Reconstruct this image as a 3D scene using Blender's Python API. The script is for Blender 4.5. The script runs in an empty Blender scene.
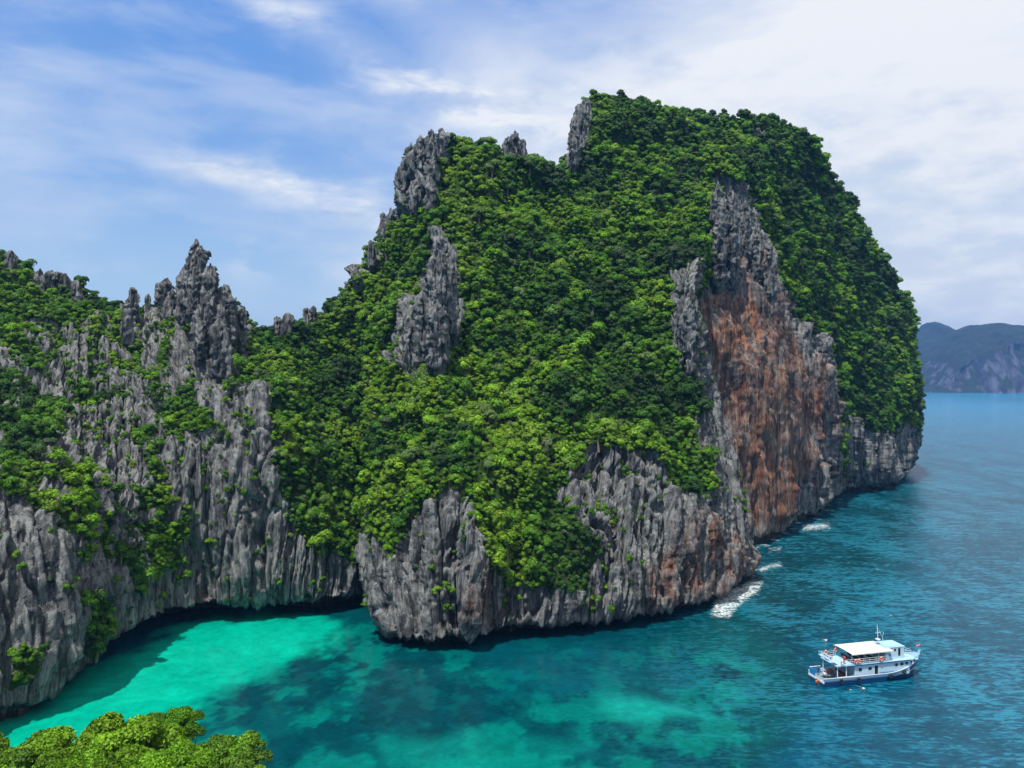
import bpy, bmesh, math, random
import numpy as np
from mathutils import Vector, Matrix, Euler

random.seed(7)
RNG = np.random.default_rng(11)
R = math.radians
scene = bpy.context.scene
COL = scene.collection

# ------------------------------------------------------------------ camera
F = 780.0            # focal length in pixels of the 1024 px wide picture
HOR = 378.0          # row of the true horizon
CH = 58.0            # camera height above the sea
cam_d = bpy.data.cameras.new("camera")
cam_d.sensor_width = 36.0
cam_d.lens = F / 1024 * 36.0
cam_d.shift_y = -(384 - HOR) / 1024.0
cam_d.clip_start = 0.5
cam_d.clip_end = 60000
cam = bpy.data.objects.new("camera", cam_d)
COL.objects.link(cam)
cam.location = (0, 0, CH)
cam.rotation_euler = (R(90), 0, 0)
scene.camera = cam

# ------------------------------------------------------------------ light
SUN_EL, SUN_AZ = 66.0, 212.0     # azimuth clockwise from +Y (view direction)
sun_d = bpy.data.lights.new("sun", 'SUN')
sun_d.energy = 5.0
sun_d.angle = R(0.6)
sun_d.color = (1.0, 0.95, 0.87)
sun = bpy.data.objects.new("sun", sun_d)
COL.objects.link(sun)
sdir = Vector((math.sin(R(SUN_AZ)) * math.cos(R(SUN_EL)), math.cos(R(SUN_AZ)) * math.cos(R(SUN_EL)), math.sin(R(SUN_EL))))
sun.rotation_euler = sdir.to_track_quat('Z', 'Y').to_euler()
sun.location = (0, -50, 300)

scene.view_settings.view_transform = 'Standard'
scene.view_settings.look = 'None'
scene.view_settings.gamma = 1
scene.view_settings.use_curve_mapping = False
scene.view_settings.exposure = 0.30
scene.cycles.use_denoising = True
scene.cycles.max_bounces = 6
scene.cycles.diffuse_bounces = 3
scene.cycles.transparent_max_bounces = 8
scene.cycles.volume_bounces = 0


class NT:
    """small helper around a node tree"""
    def __init__(s, tree):
        s.t = tree
        s.t.nodes.clear()

    def n(s, typ, **kw):
        nd = s.t.nodes.new(typ)
        for k, v in kw.items():
            if k.startswith('i_'):
                key = k[2:]
                key = int(key) if key.isdigit() else key.replace('_', ' ')
                s.put(nd.inputs[key], v)
            else:
                setattr(nd, k, v)
        return nd

    def put(s, sock, v):
        if isinstance(v, bpy.types.NodeSocket):
            s.t.links.new(v, sock)
        elif isinstance(v, bpy.types.Node):
            s.t.links.new(v.outputs[0], sock)
        else:
            if hasattr(sock.default_value, '__len__') and hasattr(v, '__len__') and len(sock.default_value) == 4 and len(v) == 3:
                v = (*v, 1)
            sock.default_value = v

    def math(s, op, a, b=0.0, c=0.0, clamp=False):
        nd = s.t.nodes.new('ShaderNodeMath'); nd.operation = op; nd.use_clamp = clamp
        s.put(nd.inputs[0], a); s.put(nd.inputs[1], b); s.put(nd.inputs[2], c)
        return nd.outputs[0]

    def mix(s, fac, a, b, blend='MIX'):
        nd = s.t.nodes.new('ShaderNodeMix'); nd.data_type = 'RGBA'; nd.blend_type = blend
        s.put(nd.inputs[0], fac); s.put(nd.inputs[6], a); s.put(nd.inputs[7], b)
        return nd.outputs[2]

    def ss(s, x, lo, hi):
        nd = s.t.nodes.new('ShaderNodeMapRange'); nd.interpolation_type = 'SMOOTHSTEP'
        s.put(nd.inputs[0], x); nd.inputs[1].default_value = lo; nd.inputs[2].default_value = hi
        return nd.outputs[0]

    def noise(s, vec, scale, detail=4, rough=0.55, dist=0.0):
        nd = s.t.nodes.new('ShaderNodeTexNoise')
        s.put(nd.inputs['Vector'], vec); nd.inputs['Scale'].default_value = scale
        nd.inputs['Detail'].default_value = detail; nd.inputs['Roughness'].default_value = rough
        nd.inputs['Distortion'].default_value = dist
        return nd.outputs[0]

    def mapping(s, vec, loc=(0, 0, 0), rot=(0, 0, 0), scale=(1, 1, 1)):
        nd = s.t.nodes.new('ShaderNodeMapping')
        s.put(nd.inputs[0], vec)
        nd.inputs[1].default_value = loc; nd.inputs[2].default_value = rot; nd.inputs[3].default_value = scale
        return nd.outputs[0]


world = bpy.data.worlds.new("World")
scene.world = world
world.use_nodes = True
w = NT(world.node_tree)
sky = w.n('ShaderNodeTexSky')
sky.sky_type = 'NISHITA'
sky.sun_disc = False
sky.sun_elevation = R(SUN_EL)
sky.sun_rotation = R(SUN_AZ)
sky.air_density = 1.6
sky.dust_density = 0.6
sky.ozone_density = 3.0
tc = w.n('ShaderNodeTexCoord')
gen = tc.outputs['Generated']
sep = w.n('ShaderNodeSeparateXYZ', i_0=gen)
# u, v: tangents of azimuth and elevation round the +Y direction
yv = w.math('MAXIMUM', w.math('ABSOLUTE', sep.outputs[1]), 0.15)
u_ = w.math('DIVIDE', sep.outputs[0], yv); v_ = w.math('DIVIDE', sep.outputs[2], yv)
wispv = w.mapping(gen, rot=(0, R(-17), 0), scale=(1.6, 1.6, 6.0))
nw = w.noise(wispv, 2.6, 7, 0.55, 0.2)
nf = w.noise(w.mapping(gen, loc=(3, 1, 2), rot=(0, R(-14), 0), scale=(2, 2, 5)), 6.0, 7, 0.6, 0.1)
nl = w.noise(w.mapping(gen, loc=(1.7, 5, 3.3), scale=(1, 1, 1.8)), 2.4, 6, 0.55, 0.3)


def band(u0, v0, u1, v1, wid, grow):
    sl = (v1 - v0) / (u1 - u0)
    d = w.math('SUBTRACT', w.math('SUBTRACT', v_, v0), w.math('MULTIPLY', w.math('SUBTRACT', u_, u0), sl))
    d = w.math('ADD', d, w.math('MULTIPLY', w.math('SUBTRACT', nl, 0.5), 0.11))
    wd = w.math('ADD', wid, w.math('MULTIPLY', w.math('MAXIMUM', w.math('SUBTRACT', u_, u0), 0.0), grow))
    q = w.math('DIVIDE', d, wd)
    g = w.math('EXPONENT', w.math('MULTIPLY', w.math('MULTIPLY', q, q), -1.0))
    return w.math('MULTIPLY', g, w.ss(u_, u0 - 0.06, u0 + 0.10))


def blob(u0, v0, ru, rv):
    a = w.math('DIVIDE', w.math('SUBTRACT', u_, u0), ru); b = w.math('DIVIDE', w.math('SUBTRACT', v_, v0), rv)
    return w.math('EXPONENT', w.math('MULTIPLY', w.math('ADD', w.math('MULTIPLY', a, a), w.math('MULTIPLY', b, b)), -1.0))


b1 = w.math('MULTIPLY', band(-0.34, 0.472, -0.08, 0.36, 0.018, 0.13), 0.85)
b2 = w.math('MULTIPLY', band(-0.46, 0.279, -0.17, 0.222, 0.014, 0.07), 0.80)
b3 = w.math('MULTIPLY', blob(-0.68, 0.43, 0.10, 0.16), 0.22)
tex = w.math('ADD', 0.30, w.math('MULTIPLY', w.ss(w.math('ADD', w.math('MULTIPLY', nw, 0.6), w.math('MULTIPLY', nf, 0.4)), 0.40, 0.60), 0.80))
side = w.ss(w.math('ADD', u_, w.math('MULTIPLY', w.math('SUBTRACT', nl, 0.5), 0.6)), -0.30, 0.10)
gap = w.math('SUBTRACT', 1.0, w.math('MULTIPLY', blob(0.04, 0.50, 0.22, 0.075), 0.85))
sheet = w.math('MULTIPLY', w.math('MULTIPLY', side, gap), w.math('ADD', 0.66, w.math('MULTIPLY', w.math('ADD', nl, nf), 0.24)))
puff = w.math('MULTIPLY', w.math('ADD', blob(-0.335, 0.150, 0.035, 0.03), w.math('MULTIPLY', blob(-0.53, 0.13, 0.05, 0.02), 0.6)), w.math('MULTIPLY', w.ss(nf, 0.40, 0.58), 0.5))
veil = w.math('MULTIPLY', w.ss(nw, 0.42, 0.68), 0.30)
cl = w.math('MAXIMUM', w.math('MULTIPLY', w.math('MAXIMUM', w.math('MAXIMUM', b1, b2), b3), tex), sheet)
cl = w.math('MINIMUM', w.math('ADD', w.math('ADD', cl, veil), puff), 0.98)
bright = w.ss(w.math('ADD', w.math('ADD', w.math('MULTIPLY', nl, 0.5), w.math('MULTIPLY', nf, 0.5)), w.math('MULTIPLY', w.math('SUBTRACT', v_, 0.28), 0.5)), 0.38, 0.56)
cloudcol = w.mix(bright, (7.2, 8.0, 9.2), (9.5, 9.75, 10.1))
gr = w.n('ShaderNodeValToRGB', i_0=w.math('MAXIMUM', sep.outputs[2], 0.0))
e = gr.color_ramp.elements
e[0].position = 0.0; e[0].color = (0.60, 0.78, 0.98, 1)
e[1].position = 1.0; e[1].color = (0.07, 0.18, 0.50, 1)
for ps, cc in ((0.10, (0.50, 0.73, 1.0)), (0.22, (0.28, 0.51, 0.95)), (0.42, (0.12, 0.34, 0.88))):
    q = e.new(ps); q.color = (*cc, 1)
grc = w.mix(1.0, gr.outputs[0], (10, 10, 10), 'MULTIPLY')
skymul = w.mix(0.8, sky.outputs[0], grc)
skyc = w.mix(cl, skymul, cloudcol)
bg = w.n('ShaderNodeBackground', i_Color=skyc, i_Strength=0.078)
w.n('ShaderNodeOutputWorld', i_Surface=bg)

# ------------------------------------------------------------------ numpy noise


def _h(ix, iy, iz, seed):
    v = (ix * 374761393 + iy * 668265263 + iz * 2147483647 % 4294967291 + seed * 974711 + iz * 1442695041) & 0xFFFFFFFF
    v = ((v ^ (v >> 13)) * 1274126177) & 0xFFFFFFFF
    v = ((v ^ (v >> 15)) * 2246822519) & 0xFFFFFFFF
    return ((v ^ (v >> 16)) & 0xFFFFFF) / float(0xFFFFFF)


def vnoise(x, y, z, seed=0):
    x, y, z = np.broadcast_arrays(np.asarray(x, float), np.asarray(y, float), np.asarray(z, float))
    ix, iy, iz = np.floor(x).astype(np.int64), np.floor(y).astype(np.int64), np.floor(z).astype(np.int64)
    fx, fy, fz = x - ix, y - iy, z - iz
    fx, fy, fz = [t * t * t * (t * (t * 6 - 15) + 10) for t in (fx, fy, fz)]
    out = 0
    for dx in (0, 1):
        wx = fx if dx else 1 - fx
        for dy in (0, 1):
            wy = fy if dy else 1 - fy
            for dz in (0, 1):
                wz = fz if dz else 1 - fz
                out = out + wx * wy * wz * _h(ix + dx, iy + dy, iz + dz, seed)
    return out * 2 - 1


def fbm(x, y, z, o=4, seed=0, g=0.5):
    a, s, t = 1.0, 0, 0
    for k in range(o):
        s = s + a * vnoise(x * 2**k, y * 2**k, z * 2**k, seed + k * 17)
        t += a; a *= g
    return s / t


def ridged(x, y, z, o=3, seed=0):
    a, s, t = 1.0, 0, 0
    for k in range(o):
        s = s + a * (1 - 2 * np.abs(vnoise(x * 2**k, y * 2**k, z * 2**k, seed + k * 31)))
        t += a; a *= 0.5
    return s / t


def worley(x, y, z, seed=0):
    ix, iy, iz = np.floor(x).astype(np.int64), np.floor(y).astype(np.int64), np.floor(z).astype(np.int64)
    f1 = np.full(x.shape, 9.0); f2 = np.full(x.shape, 9.0); cid = np.zeros(x.shape)
    for dx in (-1, 0, 1):
        for dy in (-1, 0, 1):
            for dz in (-1, 0, 1):
                cx, cy, cz = ix + dx, iy + dy, iz + dz
                px = cx + 0.15 + 0.7 * _h(cx, cy, cz, seed); py = cy + 0.15 + 0.7 * _h(cx, cy, cz, seed + 5); pz = cz + 0.15 + 0.7 * _h(cx, cy, cz, seed + 9)
                d = np.sqrt((x - px)**2 + (y - py)**2 + (z - pz)**2)
                idv = _h(cx, cy, cz, seed + 77)
                n = d < f1
                f2 = np.where(n, f1, np.minimum(f2, d)); cid = np.where(n, idv, cid); f1 = np.where(n, d, f1)
    return f1, f2, cid


def sstep(x, lo, hi):
    t = np.clip((x - lo) / (hi - lo), 0, 1)
    return t * t * (3 - 2 * t)


def poly_sd(px, py, poly):
    """signed distance to a polygon, positive inside"""
    poly = np.array(poly, float)
    inside = np.zeros(px.shape, bool); d = np.full(px.shape, 1e9)
    n = len(poly)
    for i in range(n):
        x0, y0 = poly[i]; x1, y1 = poly[(i + 1) % n]
        if y0 != y1:
            c = ((y0 > py) != (y1 > py)) & (px < (x1 - x0) * (py - y0) / (y1 - y0) + x0)
            inside ^= c
        ex, ey = x1 - x0, y1 - y0
        t = np.clip(((px - x0) * ex + (py - y0) * ey) / (ex * ex + ey * ey + 1e-9), 0, 1)
        d = np.minimum(d, np.hypot(px - x0 - t * ex, py - y0 - t * ey))
    return np.where(inside, d, -d)


def P(px, py, D):
    return np.array([(px - 512) / F * D, D, CH + (HOR - py) / F * D])


def L(px, py, z):
    """a control point of known height above the sea"""
    D = (CH - z) * F / (py - HOR)
    return (px, py, D)


# ------------------------------------------------------------------ materials
def new_mat(name):
    m = bpy.data.materials.new(name); m.use_nodes = True
    return m, NT(m.node_tree)


def simple(name, col, rough=0.5, metal=0.0, var=0.12, spec=0.4):
    m, t = new_mat(name)
    tc = t.n('ShaderNodeTexCoord')
    n = t.noise(tc.outputs['Object'], 1.7, 5, 0.6)
    c = t.mix(t.math('MULTIPLY', n, var * 2), (*col, 1), tuple(c * 0.45 for c in col) + (1,))
    b = t.n('ShaderNodeBsdfPrincipled', i_Base_Color=c, i_Roughness=rough, i_Metallic=metal)
    b.inputs['Specular IOR Level'].default_value = spec
    t.n('ShaderNodeOutputMaterial', i_Surface=b)
    return m


def rock_material():
    m, t = new_mat("limestone")
    geo = t.n('ShaderNodeNewGeometry')
    p = geo.outputs['Position']
    vp = t.mapping(p, scale=(1, 1, 0.16))
    vp2 = t.mapping(p, scale=(1, 1, 0.07))
    nA = t.noise(vp, 0.55, 7, 0.62, 0.6)
    nB = t.noise(vp2, 1.6, 7, 0.66, 0.3)
    nC = t.noise(p, 0.16, 4, 0.6)
    nD = t.noise(p, 2.6, 6, 0.66)
    base = t.mix(t.ss(nA, 0.36, 0.66), (0.050, 0.055, 0.058), (0.275, 0.282, 0.275))
    base = t.mix(t.math('MULTIPLY', t.ss(nB, 0.55, 0.72), 0.75), base, (0.47, 0.46, 0.43))
    base = t.mix(t.math('MULTIPLY', t.ss(nB, 0.45, 0.34), 0.92), base, (0.028, 0.030, 0.033))
    base = t.mix(t.math('MULTIPLY', t.ss(nD, 0.5, 0.72), 0.30), base, (0.36, 0.355, 0.34))
    # iron stains
    ru = t.n('ShaderNodeAttribute', attribute_name='rust')
    nR = t.noise(t.mapping(p, loc=(3, 9, 1), scale=(1, 1, 0.22)), 0.30, 7, 0.68, 0.8)
    nR2 = t.noise(t.mapping(p, loc=(13, 9, 1), scale=(1, 1, 0.05)), 0.55, 7, 0.66, 0.3)
    rustcol = t.mix(t.ss(nR2, 0.35, 0.66), (0.095, 0.040, 0.026), (0.38, 0.175, 0.100))
    rustcol = t.mix(t.ss(nB, 0.50, 0.38), rustcol, (0.045, 0.030, 0.027))
    rustcol = t.mix(t.math('MULTIPLY', t.ss(t.noise(t.mapping(p, loc=(51, 2, 1), scale=(1, 1, 0.03)), 0.30, 7, 0.68, 0.2), 0.56, 0.66), 0.75), rustcol, (0.45, 0.36, 0.29))
    nBk = t.noise(t.mapping(p, loc=(31, 2, 1), scale=(1, 1, 0.09)), 0.22, 6, 0.62, 0.5)
    rustcol = t.mix(t.math('MULTIPLY', t.ss(nBk, 0.50, 0.40), 0.8), rustcol, (0.05, 0.040, 0.038))
    rf = t.math('MULTIPLY', t.ss(t.math('ADD', t.math('MULTIPLY', ru.outputs['Fac'], 0.55), t.math('MULTIPLY', nR, 1.25)), 0.86, 1.30), t.ss(ru.outputs['Fac'], 0.02, 0.2))
    base = t.mix(rf, base, rustcol)
    # moss and undergrowth
    ve = t.n('ShaderNodeAttribute', attribute_name='veg')
    sepn = t.n('ShaderNodeSeparateXYZ', i_0=geo.outputs['Normal'])
    nG = t.noise(p, 0.8, 5, 0.65)
    green = t.mix(nD, (0.012, 0.030, 0.006), (0.05, 0.10, 0.016))
    gf = t.math('ADD', t.math('MULTIPLY', ve.outputs['Fac'], 1.1), t.math('MULTIPLY', sepn.outputs[2], 0.42))
    gf = t.ss(t.math('ADD', gf, t.math('MULTIPLY', t.math('SUBTRACT', nG, 0.5), 1.2)), 0.58, 0.85)
    base = t.mix(gf, base, green)
    # rock darkens towards the water
    sp = t.n('ShaderNodeSeparateXYZ', i_0=p)
    foot_dark = t.ss(t.math('ADD', sp.outputs[2], t.math('MULTIPLY', nA, 1.8)), 3.6, 1.6)
    base = t.mix(t.math('MULTIPLY', foot_dark, 0.85), base, (0.020, 0.022, 0.020))
    bmp = t.n('ShaderNodeBump', i_Strength=1.0, i_Distance=0.8)
    h = t.math('ADD', t.math('MULTIPLY', nB, 1.2), t.math('ADD', t.math('MULTIPLY', nD, 0.55), nA))
    t.put(bmp.inputs['Height'], h)
    b = t.n('ShaderNodeBsdfPrincipled', i_Base_Color=base, i_Roughness=0.88, i_Normal=bmp)
    b.inputs['Specular IOR Level'].default_value = 0.15
    t.n('ShaderNodeOutputMaterial', i_Surface=b)
    return m


def leaf_material():
    m, t = new_mat("tropical_leaves")
    at = t.n('ShaderNodeAttribute', attribute_type='INSTANCER', attribute_name='tone')
    geo = t.n('ShaderNodeNewGeometry')
    rnd = geo.outputs['Random Per Island']
    r = t.n('ShaderNodeValToRGB', i_0=at.outputs['Fac'])
    el = r.color_ramp.elements
    el[0].position = 0.0; el[0].color = (0.020, 0.056, 0.012, 1)
    el[1].position = 1.0; el[1].color = (0.16, 0.28, 0.014, 1)
    for pos, c in ((0.25, (0.032, 0.100, 0.009)), (0.45, (0.062, 0.170, 0.007)), (0.65, (0.098, 0.235, 0.009)), (0.85, (0.145, 0.285, 0.011))):
        e = el.new(pos); e.color = (*c, 1)
    lb = t.n('ShaderNodeAttribute', attribute_name='sprig')
    v = t.math('MULTIPLY', t.math('ADD', 0.70, t.math('MULTIPLY', rnd, 0.6)), t.math('ADD', 0.62, t.math('MULTIPLY', lb.outputs['Fac'], 0.72)))
    c = t.mix(1.0, r.outputs[0], t.n('ShaderNodeCombineXYZ', i_0=v, i_1=v, i_2=v).outputs[0], 'MULTIPLY')
    # some kinds are greyer
    gr = t.n('ShaderNodeAttribute', attribute_type='INSTANCER', attribute_name='grey')
    c = t.mix(gr.outputs['Fac'], c, (0.115, 0.150, 0.075))
    b = t.n('ShaderNodeBsdfPrincipled', i_Base_Color=c, i_Roughness=0.62)
    b.inputs['Specular IOR Level'].default_value = 0.22
    tr = t.n('ShaderNodeBsdfTranslucent', i_Color=t.mix(1.0, c, (1.25, 1.3, 0.5), 'MULTIPLY'))
    mx = t.n('ShaderNodeMixShader', i_0=0.22, i_1=b, i_2=tr)
    t.n('ShaderNodeOutputMaterial', i_Surface=mx)
    return m


def bark_material():
    m, t = new_mat("bark")
    tc = t.n('ShaderNodeTexCoord')
    n = t.noise(t.mapping(tc.outputs['Object'], scale=(1, 1, 0.2)), 9, 5, 0.6)
    c = t.mix(n, (0.05, 0.038, 0.026), (0.22, 0.19, 0.15))
    bmp = t.n('ShaderNodeBump', i_Strength=0.6, i_Distance=0.05, i_Height=n)
    t.n('ShaderNodeOutputMaterial', i_Surface=t.n('ShaderNodeBsdfPrincipled', i_Base_Color=c, i_Roughness=0.9, i_Normal=bmp))
    return m


ROCK = rock_material(); LEAF = leaf_material(); BARK = bark_material()


def mesh_grid(name, V, nu, nv, mat, attrs=None, smooth=False):
    """V: (nu,nv,3)"""
    me = bpy.data.meshes.new(name)
    idx = np.arange(nu * nv).reshape(nu, nv)
    q = np.stack([idx[:-1, :-1], idx[1:, :-1], idx[1:, 1:], idx[:-1, 1:]], -1).reshape(-1, 4)
    fill_mesh(me, V.reshape(-1, 3), q)
    if attrs:
        for k, a in attrs.items():
            at = me.attributes.new(k, 'FLOAT', 'POINT')
            at.data.foreach_set('value', a.reshape(-1).astype(np.float32))
    me.materials.append(mat)
    if smooth:
        me.polygons.foreach_set('use_smooth', np.ones(len(me.polygons), bool))
    o = bpy.data.objects.new(name, me)
    COL.objects.link(o)
    return o


def fill_mesh(me, V, Q):
    V = np.asarray(V, np.float32); Q = np.asarray(Q, np.int32); k = Q.shape[1]
    me.vertices.add(len(V)); me.vertices.foreach_set('co', V.reshape(-1))
    me.loops.add(Q.size); me.loops.foreach_set('vertex_index', Q.reshape(-1))
    me.polygons.add(len(Q)); me.polygons.foreach_set('loop_start', np.arange(len(Q), dtype=np.int32) * k)
    me.update(calc_edges=True)


def tag(o, label=None, cat=None, group=None, kind=None):
    if label: o['label'] = label
    if cat: o['category'] = cat
    if group: o['group'] = group
    if kind: o['kind'] = kind
    return o


# ------------------------------------------------------------------ land
def resample(pts, t_new):
    """pts (k,...,3) interpolated along axis 0 by a Catmull-Rom style cubic with chord parameter per average"""
    k = pts.shape[0]
    d = np.linalg.norm(np.diff(pts, axis=0), axis=-1)
    while d.ndim > 1:
        d = d.mean(axis=-1)
    s = np.concatenate([[0], np.cumsum(d)]); s /= s[-1]
    # tangents
    m = np.zeros_like(pts)
    sl = (pts[1:] - pts[:-1]) / (s[1:] - s[:-1]).reshape(-1, *([1] * (pts.ndim - 1)))
    m[0], m[-1] = sl[0], sl[-1]
    h = (s[1:] - s[:-1]).reshape(-1, *([1] * (pts.ndim - 1)))
    m[1:-1] = (sl[:-1] * h[1:] + sl[1:] * h[:-1]) / (h[1:] + h[:-1]) * 0.75
    i = np.clip(np.searchsorted(s, t_new, side='right') - 1, 0, k - 2)
    hh = (s[i + 1] - s[i]); u = (t_new - s[i]) / hh
    sh = (-1,) + (1,) * (pts.ndim - 1)
    u = u.reshape(sh); hh = hh.reshape(sh)
    return ((2*u**3 - 3*u**2 + 1) * pts[i] + (u**3 - 2*u**2 + u) * hh * m[i] + (-2*u**3 + 3*u**2) * pts[i + 1] + (u**3 - u**2) * hh * m[i + 1]), s


def build_sheet(name, cols, nu, nv, notch, amp, rockpolys, rustpolys, vegnoise=0.35, crest_spike=2.0, kind='structure', label=None, seed=0, backd=40, blockscale=1.0, crestdrop=0.0, wallpoly=None):
    C = np.array([[P(*p) for p in col] for col in cols])         # (K columns, M rows, 3)
    C[:, -1, 2] -= crestdrop
    # rows under the lip: recessed notch back and its foot below the sea
    K, M = C.shape[:2]
    lip = C[:, 0]
    tang = np.gradient(lip, axis=0); out = np.stack([tang[:, 1], -tang[:, 0], 0 * tang[:, 0]], -1)
    out /= np.linalg.norm(out, axis=1, keepdims=True) + 1e-9        # outward (towards the water)
    rec = lip - out * notch[:, None]
    r0 = rec.copy(); r0[:, 2] = -4.0
    r1 = rec.copy(); r1[:, 2] = lip[:, 2] * 0.75
    crest = C[:, -1]
    away = crest.copy(); away[:, 2] = 0; away /= np.linalg.norm(away, axis=1, keepdims=True)
    b1 = crest + away * backd * 0.4; b1[:, 2] -= 6
    b2 = crest + away * backd; b2[:, 2] *= 0.6
    b3 = crest + away * backd * 1.6; b3[:, 2] = -5
    full = np.concatenate([C, b1[:, None], b2[:, None], b3[:, None]], 1)
    nb = int(nv * 0.14)
    A, s = resample(full.transpose(1, 0, 2), np.linspace(0, 1, nv * 3))
    # even vertex spacing on the face, coarse on the back
    d = np.linalg.norm(np.diff(A, axis=0), axis=-1).mean(1); cs = np.concatenate([[0], np.cumsum(d)])
    face_end = s[M - 1]
    tt = np.linspace(0, 1, nv * 3)
    L_face = np.interp(face_end, tt, cs)
    want = np.concatenate([np.linspace(0, L_face, nv - nb), np.linspace(L_face, cs[-1], nb + 1)[1:]])
    A, _ = resample(full.transpose(1, 0, 2), np.interp(want, cs, tt))
    nface = nv - nb
    # notch rows
    nn = 10
    k = np.linspace(0, 1, 4)[:, None, None]
    low = r0[None] * (1 - k) + r1[None] * k
    k = np.linspace(0, 1, nn - 3)[1:-1][:, None, None]
    low2 = r1[None] * (1 - k) + lip[None] * k
    A = np.concatenate([low, low2, A], 0); nlow = len(low) + len(low2)
    B, _ = resample(A.transpose(1, 0, 2), np.linspace(0, 1, nu))     # (nu, rows, 3)
    rows = B.shape[1]
    X, Y, Z = B[..., 0], B[..., 1], B[..., 2]
    px = X / Y * F + 512; py = HOR - (Z - CH) / Y * F
    rowi = np.arange(rows)[None, :] + 0 * px
    front = (rowi >= nlow) & (rowi <= nlow + nface)
    low_m = rowi < nlow
    # masks
    wx = px + 11 * fbm(X / 9, Y / 9, Z / 9, 3, seed + 3); wy = py + 14 * fbm(X / 9 + 30, Y / 9, Z / 9, 3, seed + 4)
    veg = np.ones_like(px)
    for poly, val, softn in rockpolys:
        sd = poly_sd(wx, wy, poly)
        k = sstep(sd, -softn, softn)
        veg = veg * (1 - k) + val * k
    n = fbm(X / 5.5, Y / 5.5, Z / 9, 5, seed + 21, 0.62)
    n2 = ridged(X / 4.5, Y / 4.5, Z / 15, 3, seed + 22)
    vegf = sstep(veg + vegnoise * n - 0.12 * n2, 0.42, 0.60)
    vegf = np.where(low_m, 0, vegf)
    vegf = np.where(front | low_m, vegf, np.maximum(vegf, 0.9))
    rust = np.zeros_like(px)
    for poly, val, softn in rustpolys:
        rust = np.maximum(rust, val * sstep(poly_sd(wx, wy, poly), -softn, softn))
    # displacement along the outward normal
    du = np.gradient(B, axis=0); dv = np.gradient(B, axis=1)
    N = np.cross(du, dv); N /= np.linalg.norm(N, axis=-1, keepdims=True) + 1e-9
    bs = blockscale
    mid = B[:, nlow + nface // 4]
    S = np.concatenate([[0], np.cumsum(np.linalg.norm(np.diff(mid, axis=0), axis=1))])[:, None] + 0 * X
    S = S + 1.3 * fbm(X / 9, Y / 9, Z / 16, 3, seed + 90) + 0.4 * fbm(X / 2.5, Y / 2.5, Z / 5, 2, seed + 91)
    dep = 0.16 * (Y - np.mean(Y))
    f1, f2, cid = worley(S / (1.9 * bs), dep / 3, Z / (17 * bs), seed + 1)
    g1, g2, gid = worley(X / (1.3 * bs), Y / (1.3 * bs), Z / (9.0 * bs), seed + 2)
    big = fbm(X / 20, Y / 20, Z / 45, 3, seed + 8) * 4.5 + ridged(X / 10, Y / 10, Z / 40, 3, seed + 12) * 2.2
    wp = 0.34 * fbm(X / 5, Y / 5, Z / 9, 3, seed + 30)
    h1, h2, hid = worley(S / (5.0 * bs), dep / 5 + wp, Z / (30 * bs) + 0.5 * wp, seed + 31)
    fl = ridged(S / (2.4 * bs), dep / 5, Z / (28 * bs), 3, seed + 9)
    joint = np.abs(((Z + 1.2 * fbm(X / 8, Y / 8, Z / 3, 2, seed + 33)) / (3.1 * bs)) % 1 - 0.5) * 2
    rock = (hid - 0.5) * 4.2 - 2.4 * sstep(h2 - h1, 0.16, 0.0) + (cid - 0.5) * 1.9 - 1.0 * sstep(f2 - f1, 0.16, 0.0) + fl * 1.5 + (gid - 0.5) * 0.75 - 0.30 * sstep(joint, 0.12, 0.0) * sstep(vnoise(X / 5, Y / 5, Z / 6, seed + 34), -0.1, 0.2) + 0.55 * ridged(S / (0.85 * bs), dep, Z / 9, 2, seed + 71) + 0.55 * fbm(X / 0.9, Y / 0.9, Z / 1.3, 3, seed + 10, 0.7)
    if wallpoly is not None:      # a clean fluted face
        wk = sstep(poly_sd(px, py, wallpoly), -6, 10)
        wall = ridged(X / 5 + wp, Y / 5 + wp, Z / 120, 3, seed + 60) * 2.2 + ridged(X / 1.8, Y / 1.8, Z / 50, 3, seed + 61) * 0.9 + fbm(X / 9, Y / 9, Z / 18, 4, seed + 62, 0.6) * 1.8 + 0.5 * fbm(X / 1.1, Y / 1.1, Z / 2.5, 3, seed + 63)
        rock = rock * (1 - wk) + wall * wk
    vegd = fbm(X / 7, Y / 7, Z / 9, 3, seed + 14) * 4.4 + ridged(X / 12, Y / 12, Z / 30, 3, seed + 15) * 3.4 - 1.6
    disp = big + rock * (1 - 0.75 * vegf) * bs + vegd * vegf
    if wallpoly is not None: vegd = vegd * 0.45
    edge = np.minimum(1, np.abs(rowi - (nlow + nface)) / (nface * 0.05))
    disp = disp * (0.45 + 0.55 * edge) * amp
    disp = np.where(low_m, disp * 0.35, disp)
    near_lip = np.clip((rowi - nlow) / 12.0, 0, 1)
    disp = np.where(low_m, disp, disp * (0.35 + 0.65 * near_lip))
    V = B + N * disp[..., None]
    # ragged lip with short stalactites
    liprow = np.exp(-((rowi - nlow) / 3.0)**2)
    V[..., 2] += liprow * (1.1 * ridged(X / 2.2, Y / 2.2, 0 * Z, 3, seed + 40) + 0.9 * fbm(X / 9, Y / 9, 0 * Z, 2, seed + 41)) * amp
    # spiky crest where bare
    crw = np.exp(-((rowi - (nlow + nface)) / (nface * 0.03))**2)
    V[..., 2] += crw * crest_spike * np.maximum(0, ridged(X / 3.2, Y / 30, 0 * Z, 2, seed + 50) + 0.1)**1.5 * (1 - vegf * 0.6)
    o = mesh_grid(name, V, nu, rows, ROCK, {'veg': vegf, 'rust': rust})
    tag(o, label, None, None, kind)
    du = np.gradient(V, axis=0); dv = np.gradient(V, axis=1)
    cr = np.cross(du, dv); area = np.linalg.norm(cr, axis=-1)
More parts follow.
